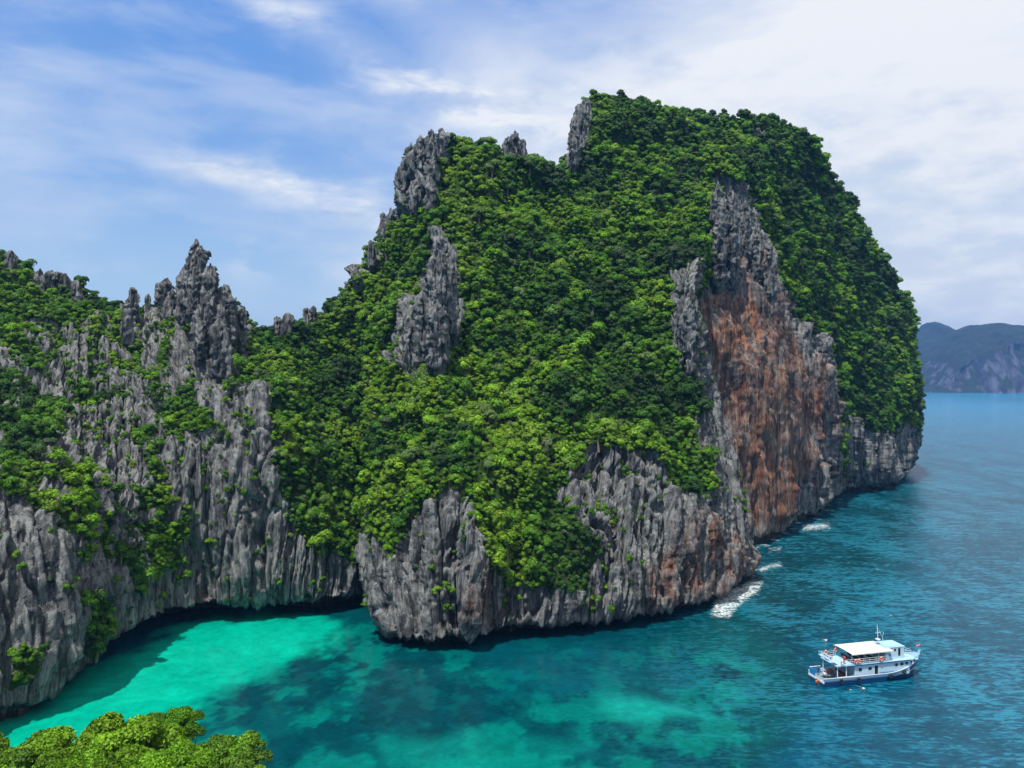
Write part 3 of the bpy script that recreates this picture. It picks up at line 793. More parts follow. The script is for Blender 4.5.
def sea_material():
    m, t = new_mat("sea_water")
    geo = t.n('ShaderNodeNewGeometry'); p = geo.outputs['Position']
    c = t.n('ShaderNodeAttribute', attribute_name='tint').outputs['Color']
    fo = t.n('ShaderNodeAttribute', attribute_name='foam').outputs['Fac']
    cam_d_ = t.n('ShaderNodeVectorMath', operation='LENGTH', i_0=p).outputs['Value']
    r1 = t.noise(t.mapping(p, rot=(0, 0, R(24)), scale=(0.42, 1.1, 1)), 1.25, 6, 0.62, 0.3)
    r2 = t.noise(t.mapping(p, rot=(0, 0, R(38)), scale=(0.45, 1, 1)), 2.8, 4, 0.6, 0.2)
    r1b = t.noise(t.mapping(p, rot=(0, 0, R(12)), scale=(0.35, 1.2, 1)), 0.32, 5, 0.6, 0.3)
    r1 = t.math('ADD', t.math('MULTIPLY', r1, 0.6), t.math('MULTIPLY', r1b, 0.4))
    r3 = t.noise(t.mapping(p, rot=(0, 0, R(-20)), scale=(1, 0.4, 1)), 0.055, 6, 0.6, 0.5)
    # the open sea is choppier than the lagoon
    sp = t.n('ShaderNodeSeparateXYZ', i_0=p)
    openf = t.ss(t.math('ADD', sp.outputs[0], t.math('ADD', t.math('MULTIPLY', sp.outputs[1], -0.05), t.math('MULTIPLY', r3, 26))), 5, 95)
    h = t.math('ADD', t.math('MULTIPLY', r1, 1.0), t.math('ADD', t.math('MULTIPLY', r2, 0.32), t.math('MULTIPLY', r3, 2.2)))
    bmp = t.n('ShaderNodeBump', i_Distance=0.55)
    t.put(bmp.inputs['Strength'], t.math('ADD', 0.10, t.math('MULTIPLY', openf, 0.42)))
    t.put(bmp.inputs['Height'], h)
    mo = t.noise(p, 0.55, 7, 0.7, 0.8)
    mo2 = t.noise(p, 0.16, 6, 0.65, 0.6)
    mk_ = t.math('ADD', 0.62, t.math('MULTIPLY', t.math('ADD', t.math('MULTIPLY', mo, 0.5), t.math('MULTIPLY', mo2, 0.5)), 0.78))  # mottling with caustic-like light multiplied into the water colour
    mk_ = t.math('POWER', mk_, 2.6)
    c = t.mix(1.0, c, t.n('ShaderNodeCombineXYZ', i_0=mk_, i_1=mk_, i_2=mk_).outputs[0], 'MULTIPLY')
    # crest highlights and trough shade mixed into the colour of the chop
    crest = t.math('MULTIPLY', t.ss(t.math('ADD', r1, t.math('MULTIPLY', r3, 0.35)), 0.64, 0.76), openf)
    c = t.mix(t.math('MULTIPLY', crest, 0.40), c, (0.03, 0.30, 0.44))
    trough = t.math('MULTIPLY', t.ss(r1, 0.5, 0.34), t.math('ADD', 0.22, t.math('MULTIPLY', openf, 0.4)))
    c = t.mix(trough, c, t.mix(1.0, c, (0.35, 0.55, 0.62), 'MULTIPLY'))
    fn = t.noise(t.mapping(p, rot=(0, 0, R(-10)), scale=(0.55, 1.3, 1)), 0.7, 9, 0.75, 0.8)
    ff = t.ss(t.math('ADD', t.math('MULTIPLY', fo, 0.42), fn), 0.76, 1.02)
    ff = t.math('MULTIPLY', ff, t.ss(t.noise(t.mapping(p, rot=(0, 0, R(20)), scale=(0.6, 1.2, 1)), 2.3, 6, 0.7), 0.40, 0.58))
    wc = t.math('MULTIPLY', t.ss(t.math('ADD', t.noise(t.mapping(p, rot=(0, 0, R(35)), scale=(1, 0.35, 1)), 0.8, 7, 0.7, 0.6), t.math('MULTIPLY', r3, 0.2)), 0.80, 0.86), openf)
    ff = t.math('MAXIMUM', ff, t.math('MULTIPLY', wc, 0.6))
    c = t.mix(ff, c, (0.82, 0.88, 0.88))
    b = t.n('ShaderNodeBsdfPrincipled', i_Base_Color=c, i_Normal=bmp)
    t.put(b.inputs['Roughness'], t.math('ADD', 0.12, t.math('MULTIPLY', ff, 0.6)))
    b.inputs['IOR'].default_value = 1.33; b.inputs['Specular IOR Level'].default_value = 0.20
    t.n('ShaderNodeOutputMaterial', i_Surface=b)
    return m


sea_m = sea_material()
# a real low swell in the mesh near by
fade = sstep(GY, 700, 250) * sstep(GX, -400, -100)
GZ = 0.16 * fbm(GX / 5, GY / 7, 0 * GX, 3, 741) * fade * sstep(GX, -40, 60)
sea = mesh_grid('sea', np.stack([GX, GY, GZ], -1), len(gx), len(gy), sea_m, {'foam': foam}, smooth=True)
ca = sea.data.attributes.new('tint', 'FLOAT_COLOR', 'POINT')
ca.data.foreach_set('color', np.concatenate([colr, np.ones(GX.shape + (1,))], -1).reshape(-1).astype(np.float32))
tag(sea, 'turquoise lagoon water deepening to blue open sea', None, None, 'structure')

# ------------------------------------------------------------------ trees
def crown_mesh(name, rng, nlobes=9, nleaf=900, leaf=0.13, flat=0.8, inner=0.25, lobe=(0.28, 0.5), jit=0.30):
    """unit crown (radius about 1): leaf tufts spread over a handful of uneven lobes"""
    lobes = []
    for k in range(nlobes):
        a = rng.uniform(0, 2 * np.pi); rr = rng.uniform(0.15, 0.72) if k else 0
        z = rng.uniform(-0.45, 0.62) * (1 - rr * 0.35) if k else 0.3
        lobes.append((rr * math.cos(a), rr * math.sin(a), z * flat, rng.uniform(*lobe)))
    w_ = np.array([l[3]**2 for l in lobes]); w_ /= w_.sum()
    li = rng.choice(nlobes, nleaf, p=w_); Lb = np.array(lobes)[li]
    d = rng.normal(size=(nleaf, 3)); d[:, 2] = np.where(d[:, 2] < -0.3, -d[:, 2] * 0.7, d[:, 2]); d /= np.linalg.norm(d, axis=1, keepdims=True)
    rad = Lb[:, 3] * np.where(rng.random(nleaf) < inner, rng.uniform(0.2, 0.8, nleaf), rng.uniform(0.82, 1.15, nleaf))
    c = Lb[:, :3] + d * rad[:, None] * np.array([1, 1, 0.85])
    nrm = d + rng.normal(size=(nleaf, 3)) * jit + c * 0.5; nrm /= np.linalg.norm(nrm, axis=1, keepdims=True)
    t1 = np.cross(nrm, rng.normal(size=(nleaf, 3))); t1 /= np.linalg.norm(t1, axis=1, keepdims=True)
    t2 = np.cross(nrm, t1)
    s = leaf * rng.uniform(0.6, 1.3, (nleaf, 1)); s2 = s * rng.uniform(0.45, 0.9, (nleaf, 1))
    fold = nrm * s * 0.35
    V = np.stack([c - t1 * s, c - t2 * s2 + fold * 0.6, c + t1 * s - fold * 0.3, c + t2 * s2 + fold * 0.6], 1).reshape(-1, 3)
    me = bpy.data.meshes.new(name); fill_mesh(me, V, np.arange(nleaf * 4).reshape(-1, 4)); me.materials.append(LEAF)
    lt = rng.random(nlobes)[li]; at = me.attributes.new('sprig', 'FLOAT', 'POINT'); at.data.foreach_set('value', np.repeat(lt, 4).astype(np.float32))
    return me, lobes


def tube_path(bm, pts, rads, sides=7):
    rings = []
    for i, (p, r) in enumerate(zip(pts, rads)):
        p = Vector(p); t = (Vector(pts[min(i + 1, len(pts) - 1)]) - Vector(pts[max(i - 1, 0)])).normalized()
        u = t.orthogonal().normalized(); v = t.cross(u)
        rings.append([bm.verts.new(p + (u * math.cos(k * 2 * math.pi / sides) + v * math.sin(k * 2 * math.pi / sides)) * r) for k in range(sides)])
    for a, b in zip(rings[:-1], rings[1:]):
        # match the ring starts to avoid twist
        off = min(range(sides), key=lambda o: sum((a[k].co - b[(k + o) % sides].co).length for k in range(sides)))
        for k in range(sides):
            bm.faces.new([a[k], a[(k + 1) % sides], b[(k + 1 + off) % sides], b[(k + off) % sides]])
    bm.faces.new(rings[0][::-1]); bm.faces.new(rings[-1])


def trunk_mesh(name, lobes, rng):
    bm = bmesh.new()
    tube_path(bm, [(0, 0, -1.5), (0.03, 0.02, -0.9), (-0.02, 0.03, -0.4), (0, 0, 0.1)], [0.13, 0.09, 0.075, 0.05])
    for (x, y, z, r) in lobes[1:6]:
        tube_path(bm, [(0, 0.01, -0.6), (x * 0.4, y * 0.4, -0.3 + z * 0.3), (x, y, z)], [0.05, 0.035, 0.012], 5)
    me = bpy.data.meshes.new(name); bm.to_mesh(me); bm.free(); me.materials.append(BARK)
    return me


NK = 9
kinds = []
for k in range(NK):
    rg = np.random.default_rng(900 + k)
    me, lb = crown_mesh('crown', rg, nlobes=[8, 11, 7, 12, 9, 6, 10, 9, 7][k], nleaf=[1000, 1200, 900, 1300, 1000, 800, 1200, 1000, 900][k],
                        leaf=[0.105, 0.09, 0.12, 0.085, 0.10, 0.125, 0.09, 0.105, 0.115][k], flat=[1.0, 0.85, 1.2, 0.9, 1.05, 1.35, 0.95, 0.8, 1.2][k])
    kinds.append((me, trunk_mesh('trunk', lb, rg)))


def sample_sheet(sh, spacing, rmean, rsd, tone_base, tone_amp, rng, grey=0.1, thr=0.5, shrub=0.0):
    V, N, veg, area, front = sh['V'], sh['N'], sh['veg'], sh['area'], sh['front']
    idx = np.nonzero(((veg > thr) & front).ravel())[0]
    wgt = area.ravel()[idx]; wgt = wgt / wgt.sum()
    n = int(area.ravel()[idx].sum() / spacing**2 * 7)
    pick = rng.choice(idx, size=min(n, len(idx)), replace=False, p=wgt)
    Vf = V.reshape(-1, 3); Nf = N.reshape(-1, 3)
    cell = {}; out = []
    for i in pick:
        p = Vf[i]; r = rmean * min(1.95, math.exp(rng.normal() * rsd))
        if veg.ravel()[i] < 0.95:
            r *= 0.72
        key = tuple(np.floor(p / spacing).astype(int)); ok = True
        rr = spacing * (r / rmean)**0.8 * 0.86
        for dx in (-1, 0, 1):
            for dy in (-1, 0, 1):
                for dz in (-1, 0, 1):
                    for q in cell.get((key[0] + dx, key[1] + dy, key[2] + dz), ()):
                        if (p[0] - q[0])**2 + (p[1] - q[1])**2 + (p[2] - q[2])**2 < rr * rr:
                            ok = False; break
                    if not ok: break
                if not ok: break
            if not ok: break
        if not ok: continue
        cell.setdefault(key, []).append(p)
        out.append((i, r))
    res = []
    for i, r in out:
        p = Vf[i] + Nf[i] * r * 0.30 + np.array([0, 0, r * 0.15])
        px, py = p[0] / p[1] * F + 512, HOR - (p[2] - CH) / p[1] * F
        bad = False
        for (bx, bt, hw, bb, D) in PINN_BOXES:
            if abs(px - bx) < hw + 1 and bt - 6 < py < bt + (bb - bt) * 0.75 and p[1] < D + 6:
                bad = rng.random() < 0.85; break
        if bad or p[2] < 7: continue
        tone = tone_base + tone_amp * fbm(p[0] / 14, p[1] / 14, p[2] / 14, 3, 55) * 2.0 + rng.normal() * 0.15
        res.append((p, r, float(np.clip(tone, 0, 1)), float(np.clip(rng.random() * 0.3 if rng.random() < grey * 2 else 0.0, 0, 1)) + (0.55 if rng.random() < grey * 0.35 else 0), Nf[i]))
    # low scrub on the ledges of the bare rock
    if shrub:
        idx = np.nonzero(((veg < thr) & front & (V[..., 2] > 5) & (sh['rust'] < 0.35)).ravel())[0]
        wgt = area.ravel()[idx] * (0.12 + np.clip(N[..., 2].ravel()[idx], 0, 1)) * (0.15 + 3 * np.clip(fbm(Vf[idx, 0] / 6, Vf[idx, 1] / 6, Vf[idx, 2] / 9, 3, 66), 0, 1)**1.3); wgt /= wgt.sum()
        pick = rng.choice(idx, size=int(area.ravel()[idx].sum() * shrub), replace=False, p=wgt)
        for i in pick:
            r = rng.uniform(0.35, 1.5) * rmean / 2
            res.append((Vf[i] + Nf[i] * r * 0.25, r, float(np.clip(0.55 + rng.normal() * 0.2, 0, 1)), 0.0, Nf[i]))
    return res


rngt = np.random.default_rng(5)
allt = []
allt += [(*a, 'C') for a in sample_sheet(shC, 1.75, 1.5, 0.48, 0.54, 0.45, rngt, 0.12, 0.45, 0.09)]
allt += [(*a, 'B') for a in sample_sheet(shB, 1.85, 1.65, 0.55, 0.58, 0.55, rngt, 0.14, 0.45, 0.035)]
allt += [(*a, 'A') for a in sample_sheet(shA, 2.6, 2.1, 0.45, 0.40, 0.40, rngt, 0.06, 0.45, 0.012)]
# one pale young tree alone on the dark cove wall
D0 = depth_at(shC, 322, 545)
allt.append((P(322, 540, D0 - 2.0), 3.1, 0.93, 0.0, np.array([0, -1, 0.2]), 'X'))
print('trees placed', len(allt))

# which show largest from the camera: sample by apparent size among those not hidden
vis = []
dg = bpy.context.evaluated_depsgraph_get(); dg.update()
eye = Vector((0, 0, CH))
for j, (p, r, tone, grey, nrm, s) in enumerate(allt):
    px, py = p[0] / p[1] * F + 512, HOR - (p[2] - CH) / p[1] * F
    if not (-6 < px < 1030 and 0 < py < 774): continue
    vis.append((r / p[1], j, px, py))
vis.sort(reverse=True)
chosen = []
for a, j, px, py in vis:
    if len(chosen) >= 300: break
    p, r = allt[j][0], allt[j][1]
    d = Vector(p) - eye; L_ = d.length
    hit, loc, *_ = scene.ray_cast(dg, eye, d.normalized(), distance=L_ - r * 1.3)
    if hit: continue
    chosen.append((j, px, py))
chosen_set = {c[0] for c in chosen}
LAND = [('the fluted pinnacle', 440, 300), ('the knobbly spire', 200, 290), ('the red cliff', 735, 330), ('the headland corner', 440, 560), ('the hanging tree strip', 530, 540),
        ('the orange cave mouth', 198, 585), ('the leftmost rock buttress', 35, 600), ('the dark cleft', 375, 450), ('the surf point', 735, 540), ('the lone pale tree', 322, 540),
        ('the bare lagoon wall', 255, 500), ('the crest boulder', 283, 330), ('the upper rock edge', 410, 190), ('the summit', 620, 110), ('the grey rib', 690, 320), ('the lagoon cliff ledges', 110, 400),
        ('the skyline knob', 515, 145), ('the leftmost crest rocks', 50, 285), ('the bare sea cliff', 630, 520)]


def dirword(dx, dy):
    a = math.degrees(math.atan2(-dy, dx)) % 360
    return ['right of', 'above and right of', 'above', 'above and left of', 'left of', 'below and left of', 'below', 'below and right of'][int((a + 22.5) // 45) % 8]


def treelabel(px, py, r, tone, grey):
    col = 'grey green' if grey > 0.4 else ['blackish green', 'dark green', 'mid green', 'fresh green', 'yellow green'][min(4, int(tone * 5))]
    size = 'broad' if r > 3.4 else ('rounded' if r > 2.7 else 'small')
    lm = sorted(LAND, key=lambda l: math.hypot(px - l[1], py - l[2]))[0]
    d = math.hypot(px - lm[1], py - lm[2])
    dist = 'right against' if d < 18 else None
    if dist: return f"{size} {col} tree {dist} {lm[0]}"
    dw = 'just' if d < 40 else ('a little' if d < 62 else ('further' if d < 90 else 'well'))
    return f"{size} {col} tree {dw} {dirword(px - lm[1], py - lm[2])} {lm[0]}"


def put_tree(p, r, tone, grey, kind, label, group, nrm, loc_z=None):
    crown_me, trunk_me = kind
    e = bpy.data.objects.new('tropical_tree', None); COL.objects.link(e)
    e.empty_display_size = 0.3
    e.location = Vector(p); e.scale = (r, r, r)
    e.rotation_euler = (-nrm[1] * -0.15, nrm[0] * 0.15, random.uniform(0, 6.28))
    tag(e, label, 'tree', group)
    t_ = bpy.data.objects.new('trunk', trunk_me); COL.objects.link(t_); t_.parent = e
    c = bpy.data.objects.new('crown', crown_me); COL.objects.link(c); c.parent = e
    c['tone'] = float(tone); c['grey'] = float(grey)
    return e, c


used_labels = {}
sources = {}
for n_, (j, px, py) in enumerate(chosen):
    p, r, tone, grey, nrm, s = allt[j]
    k = n_ % NK
    if s == 'X':
        lab = 'lone pale yellow green tree on the dark wall at the lagoon head'
    else:
        lab = treelabel(px, py, r, tone, grey)
    e, c = put_tree(p, r, tone, grey, kinds[k], lab, 'tropical trees growing on the cliffs', nrm)
    sources.setdefault(k, c)

# the rest of the forest: one object, crowns spread by geometry nodes from the crowns above
rest = [a for j, a in enumerate(allt) if j not in chosen_set]
me = bpy.data.meshes.new('forest')
me.vertices.add(len(rest))
me.vertices.foreach_set('co', np.array([a[0] for a in rest], np.float32).ravel())
for nm, vals in (('tone', [a[2] for a in rest]), ('grey', [a[3] for a in rest]), ('size', [a[1] for a in rest])):
    at = me.attributes.new(nm, 'FLOAT', 'POINT'); at.data.foreach_set('value', np.array(vals, np.float32))
at = me.attributes.new('turn', 'FLOAT_VECTOR', 'POINT')
rot = np.stack([[a[4][1] * 0.2 + random.uniform(-.12, .12) for a in rest], [a[4][0] * 0.2 + random.uniform(-.12, .12) for a in rest], [random.uniform(0, 6.28) for a in rest]], -1)
at.data.foreach_set('vector', rot.astype(np.float32).ravel())
at = me.attributes.new('which', 'INT', 'POINT'); at.data.foreach_set('value', RNG.integers(0, NK, len(rest)).astype(np.int32))
forest = bpy.data.objects.new('forest', me); COL.objects.link(forest)
tag(forest, 'dense tropical forest canopy covering the cliffs', None, None, 'stuff')
ng = bpy.data.node_groups.new('forest_canopy', 'GeometryNodeTree')
ng.interface.new_socket('Geometry', in_out='INPUT', socket_type='NodeSocketGeometry')
ng.interface.new_socket('Geometry', in_out='OUTPUT', socket_type='NodeSocketGeometry')
gi = ng.nodes.new('NodeGroupInput'); go = ng.nodes.new('NodeGroupOutput')
m2p = ng.nodes.new('GeometryNodeMeshToPoints'); ng.links.new(gi.outputs[0], m2p.inputs[0])
iop = ng.nodes.new('GeometryNodeInstanceOnPoints'); ng.links.new(m2p.outputs[0], iop.inputs['Points'])
join = ng.nodes.new('GeometryNodeJoinGeometry')
for k in range(NK):
    oi = ng.nodes.new('GeometryNodeObjectInfo'); oi.transform_space = 'ORIGINAL'; oi.inputs[0].default_value = sources[k]
    g2i = ng.nodes.new('GeometryNodeGeometryToInstance'); ng.links.new(oi.outputs['Geometry'], g2i.inputs[0])
    ng.links.new(g2i.outputs[0], join.inputs[0])
ng.links.new(join.outputs[0], iop.inputs['Instance'])
iop.inputs['Pick Instance'].default_value = True


def named(nm, ty):
    nd = ng.nodes.new('GeometryNodeInputNamedAttribute'); nd.data_type = ty; nd.inputs['Name'].default_value = nm
    return nd.outputs[0]


ng.links.new(named('which', 'INT'), iop.inputs['Instance Index'])
e2r = ng.nodes.new('FunctionNodeEulerToRotation'); ng.links.new(named('turn', 'FLOAT_VECTOR'), e2r.inputs[0])
ng.links.new(e2r.outputs[0], iop.inputs['Rotation'])
ng.links.new(named('size', 'FLOAT'), iop.inputs['Scale'])
ng.links.new(iop.outputs[0], go.inputs[0])
md = forest.modifiers.new('canopy', 'NODES'); md.node_group = ng

# ------------------------------------------------------------------ the treetops below the viewpoint
hx = np.linspace(-75, 2, 90); hy = np.linspace(8, 66, 70)
HX, HY = np.meshgrid(hx, hy, indexing='ij')
HZ = 25.5 * np.exp(-(((HX + 34) / 26)**2 + ((HY - 36) / 17)**2)) * 1.05 - 3 + 1.2 * fbm(HX / 6, HY / 6, 0 * HX, 3, 801)
hill = mesh_grid('foreground_hill', np.stack([HX, HY, HZ], -1), 90, 70, ROCK, {'veg': np.ones_like(HX), 'rust': 0 * HX})
tag(hill, 'wooded hilltop under the nearest treetops', None, None, 'structure')
rgf = np.random.default_rng(77)
fk = []
for k in range(3):
    me, lb = crown_mesh('crown', np.random.default_rng(950 + k), nlobes=60, nleaf=30000, leaf=0.026, flat=0.6, inner=0.12, lobe=(0.10, 0.21), jit=0.9)
    fk.append((me, trunk_mesh('trunk', lb, rgf)))
fore = [  # px, py of crown top, depth, radius, tone, grey, label
    (118, 708, 57, 5.4, 0.88, 0.0, 'bright yellow green treetop, broadest of those nearest the viewer'),
    (40, 724, 55, 4.8, 0.84, 0.0, 'leafy olive green treetop in the bottom left corner'),
    (172, 707, 62, 2.9, 0.52, 0.0, 'darker green tuft rising behind the bright yellow green treetop'),
    (224, 732, 58, 3.9, 0.72, 0.1, 'light green treetop at the outer edge over the turquoise water'),
    (-12, 732, 54, 4.6, 0.70, 0.1, 'dull green treetop cut by the left edge of the view'),
    (168, 742, 52, 3.6, 0.74, 0.0, 'low yellow green treetop between the broadest one and the outer edge'),
    (75, 752, 48, 3.4, 0.76, 0.0, 'low bright green treetop on the bottom edge below the broadest one'),
]
for i, (px, py, D, r, tone, grey, lab) in enumerate(fore):
    top = P(px, py, D); p = top - np.array([0, 0, r * 0.62])
    e, c = put_tree(p, r, tone, grey, fk[i % 3], lab, 'treetops just below the viewpoint', np.array([0.0, 0.0, 1.0]))
    tk = [q for q in e.children if q.name.startswith('trunk')][0]; sc_ = max(1.0, (p[2] - 18) / r / 1.5)
    tk.scale = (1, 1, sc_); tk.location = (0, 0, -0.35 * sc_)

# ------------------------------------------------------------------ excursion boat
WHITE = simple('white_boat_paint', (0.72, 0.76, 0.78), 0.35, 0, 0.10)
CABIN = simple('faded_blue_white_paint', (0.50, 0.64, 0.72), 0.4, 0, 0.22)
PALE = simple('pale_blue_boat_paint', (0.36, 0.60, 0.74), 0.35, 0, 0.10)
BLUE = simple('deep_blue_hull_paint', (0.012, 0.085, 0.24), 0.35, 0, 0.25)
MIDBLUE = simple('bright_blue_paint', (0.03, 0.22, 0.50), 0.4, 0, 0.2)
CANVAS = simple('cream_canvas', (0.80, 0.76, 0.68), 0.85, 0, 0.05)
GLASS = simple('dark_glass', (0.012, 0.016, 0.022), 0.12, 0, 0.0)
DECK = simple('worn_deck', (0.22, 0.30, 0.34), 0.7, 0, 0.3)
ORANGE = simple('orange_ring', (0.80, 0.13, 0.03), 0.5, 0, 0.1)
RUBBER = simple('black_rubber', (0.018, 0.018, 0.020), 0.75, 0, 0.2)
STEEL = simple('grey_metal', (0.45, 0.47, 0.50), 0.35, 0.7, 0.1)
RED = simple('red_cloth', (0.60, 0.03, 0.03), 0.8, 0, 0.1)
DARKIN = simple('dark_interior', (0.03, 0.045, 0.06), 0.8, 0, 0.3)
WOOD = simple('brown_wood', (0.16, 0.085, 0.04), 0.6, 0, 0.3)


def bx(bm, x0, x1, y0, y1, z0, z1, bev=0.0):
    r = bmesh.ops.create_cube(bm, size=1.0)
    bmesh.ops.scale(bm, vec=(x1 - x0, y1 - y0, z1 - z0), verts=r['verts'])
    bmesh.ops.translate(bm, vec=((x0 + x1) / 2, (y0 + y1) / 2, (z0 + z1) / 2), verts=r['verts'])
    if bev:
        es = list({e for v in r['verts'] for e in v.link_edges})
        bmesh.ops.bevel(bm, geom=es, offset=bev, segments=2, affect='EDGES')


def bar(bm, a, b, r=0.03, sides=6):
    tube_path(bm, [a, tuple((Vector(a) + Vector(b)) / 2), b], [r, r, r], sides)


def mk(name, bm, mat, parent, label=None, smooth=False, loc=None):
    me = bpy.data.meshes.new(name)
    bmesh.ops.recalc_face_normals(bm, faces=bm.faces[:])
    bm.to_mesh(me); bm.free(); me.materials.append(mat)
    if smooth:
        for f in me.polygons: f.use_smooth = True
    o = bpy.data.objects.new(name, me); COL.objects.link(o); o.parent = parent
    if label: o['label'] = label
    if loc: o.location = loc
    return o


boat = bpy.data.objects.new('excursion_boat', None); COL.objects.link(boat)
boat.location = (68.9, 150.7, 0.25); boat.scale = (1.05, 1.05, 1.0); boat.rotation_euler = (0, R(-0.4), R(13))
tag(boat, 'white and blue two deck excursion boat with cream canopy anchored off the cliffs', 'boat')
BM = bmesh.new
BMW0 = Matrix.Translation(boat.location) @ boat.rotation_euler.to_matrix().to_4x4() @ Matrix.Diagonal((1.05, 1.05, 1.0, 1.0))


def hull_section(x):
    t = (x + 10.9) / 21.8
    half = 2.55 * (1 - max(0, (t - 0.55) / 0.45)**3.3) * (0.9 + 0.1 * min(1, t / 0.25))
    sheer = 1.45 + 0.10 * (1 - t) + 2.1 * max(0, (t - 0.58) / 0.42)**1.8
    return max(half, 0.04), sheer


def hull_strip(z_of, name, mat, parent, label=None, zs=None, flare=True, off=0.0):
    bm = BM(); N = 44; rows = []
    for i in range(N + 1):
        x = -10.9 + 21.8 * i / N
        h, s = hull_section(x); a, b = z_of(x, s)
        row = []
        for side in (-1, 1):
            for k in range(5):
                z = a + (b - a) * k / 4
                u = max(0.0, min(1.0, (z + 0.9) / (s + 0.9)))
                t = (x + 10.9) / 21.8
                w = h * (0.72 + 0.28 * u**0.6) if t < 0.6 else h * (0.45 + 0.55 * u**(0.9 + (t - 0.6)))
                xs = x + (u - 1) * 1.6 * max(0, (t - 0.72) / 0.28)
                row.append(bm.verts.new((xs, side * (w + off), z)))
        rows.append(row)
    for r0, r1 in zip(rows[:-1], rows[1:]):
        for sd in (0, 5):
            for k in range(4):
                bm.faces.new([r0[sd + k], r1[sd + k], r1[sd + k + 1], r0[sd + k + 1]])
    return bm, rows


bm, rows = hull_strip(lambda x, s: (-0.9, s - 0.55), 'hull', BLUE, boat)
for i in range(len(rows) - 1):       # bottom
    bm.faces.new([rows[i][0], rows[i + 1][0], rows[i + 1][5], rows[i][5]])
for k in range(4):                   # transom
    bm.faces.new([rows[0][k], rows[0][k + 1], rows[0][5 + k + 1], rows[0][5 + k]])
hull = mk('hull', bm, BLUE, boat, smooth=False)
bm, rows = hull_strip(lambda x, s: (s - 0.548, s), 'sheer_band', PALE, boat, off=0.012)
bulw = mk('sheer_band', bm, PALE, hull)
md = bulw.modifiers.new('solid', 'SOLIDIFY'); md.thickness = 0.09; md.offset = -1
bm, rows = hull_strip(lambda x, s: (s - 0.09, s + 0.03), 'rub_rail', WHITE, boat, off=0.06)
o = mk('rub_rail', bm, WHITE, hull); md = o.modifiers.new('solid', 'SOLIDIFY'); md.thickness = 0.12; md.offset = -1
bm = BM(); bx(bm, 10.3, 10.75, -0.09, 0.09, 1.6, 4.25, 0.03); o = mk('stem_post', bm, PALE, hull)
for v in o.data.vertices:
    v.co.x += (v.co.z - 3.2) * 0.42
# aft well: blue bulwark inside, transom cap, deck
bm = BM()
N = 30; prev = None
for i in range(N + 1):
    x = -10.75 + 20.6 * i / N; h, s = hull_section(x); zz = 0.82 + 0.75 * max(0, (i / N - 0.65) / 0.35)**1.5
    pr = [bm.verts.new((x, -h * 0.96, zz)), bm.verts.new((x, h * 0.96, zz))]
    if prev: bm.faces.new([prev[0], pr[0], pr[1], prev[1]])
    prev = pr
mk('main_deck', bm, DECK, boat)
bm = BM(); bx(bm, -10.98, -10.78, -2.3, 2.3, 0.62, 0.98, 0.02); mk('transom_rail', bm, WHITE, boat)
bm = BM(); bx(bm, -10.7, -8.6, 2.02, 2.14, 0.85, 2.15, 0.02); bx(bm, -10.8, -10.68, 0.6, 2.14, 0.99, 2.1, 0.02); mk('stern_bulwark', bm, MIDBLUE, boat, 'bright blue raised bulwark at the stern')
bm = BM(); bx(bm, -10.8, -8.6, 2.0, 2.18, 2.153, 2.22, 0.01); mk('bulwark_cap', bm, WHITE, boat)

# lower cabin with openings
HB = 2.1
cab = BM()
def wall_with_holes(bm, x0, x1, y, z0, z1, holes, th=0.07):
    xs = sorted({x0, x1, *[h[0] for h in holes], *[h[1] for h in holes]}); zs = sorted({z0, z1, *[h[2] for h in holes], *[h[3] for h in holes]})
    for a, b in zip(xs[:-1], xs[1:]):
        for c, d in zip(zs[:-1], zs[1:]):
            cx, cz = (a + b) / 2, (c + d) / 2
            if any(h[0] < cx < h[1] and h[2] < cz < h[3] for h in holes): continue
            bx(bm, a, b, y - th / 2, y + th / 2, c, d)
lw = [(-3.7, -3.0, 2.25, 2.85), (-1.7, -0.95, 2.25, 2.85), (3.9, 4.5, 2.45, 3.05), (5.0, 5.7, 2.5, 3.1), (6.1, 6.7, 2.55, 3.15)]
door_h = [(-0.35, 0.35, 0.95, 3.0)]
for sy in (-1, 1):
    wall_with_holes(cab, -4.4, 6.9, sy * HB, 0.85, 3.55, lw + door_h)
bx(cab, 6.9, 6.98, -HB, HB, 0.9, 3.55); bx(cab, -4.48, -4.4, -HB, HB, 0.85, 3.55)
cabin = mk('lower_cabin', cab, CABIN, boat)
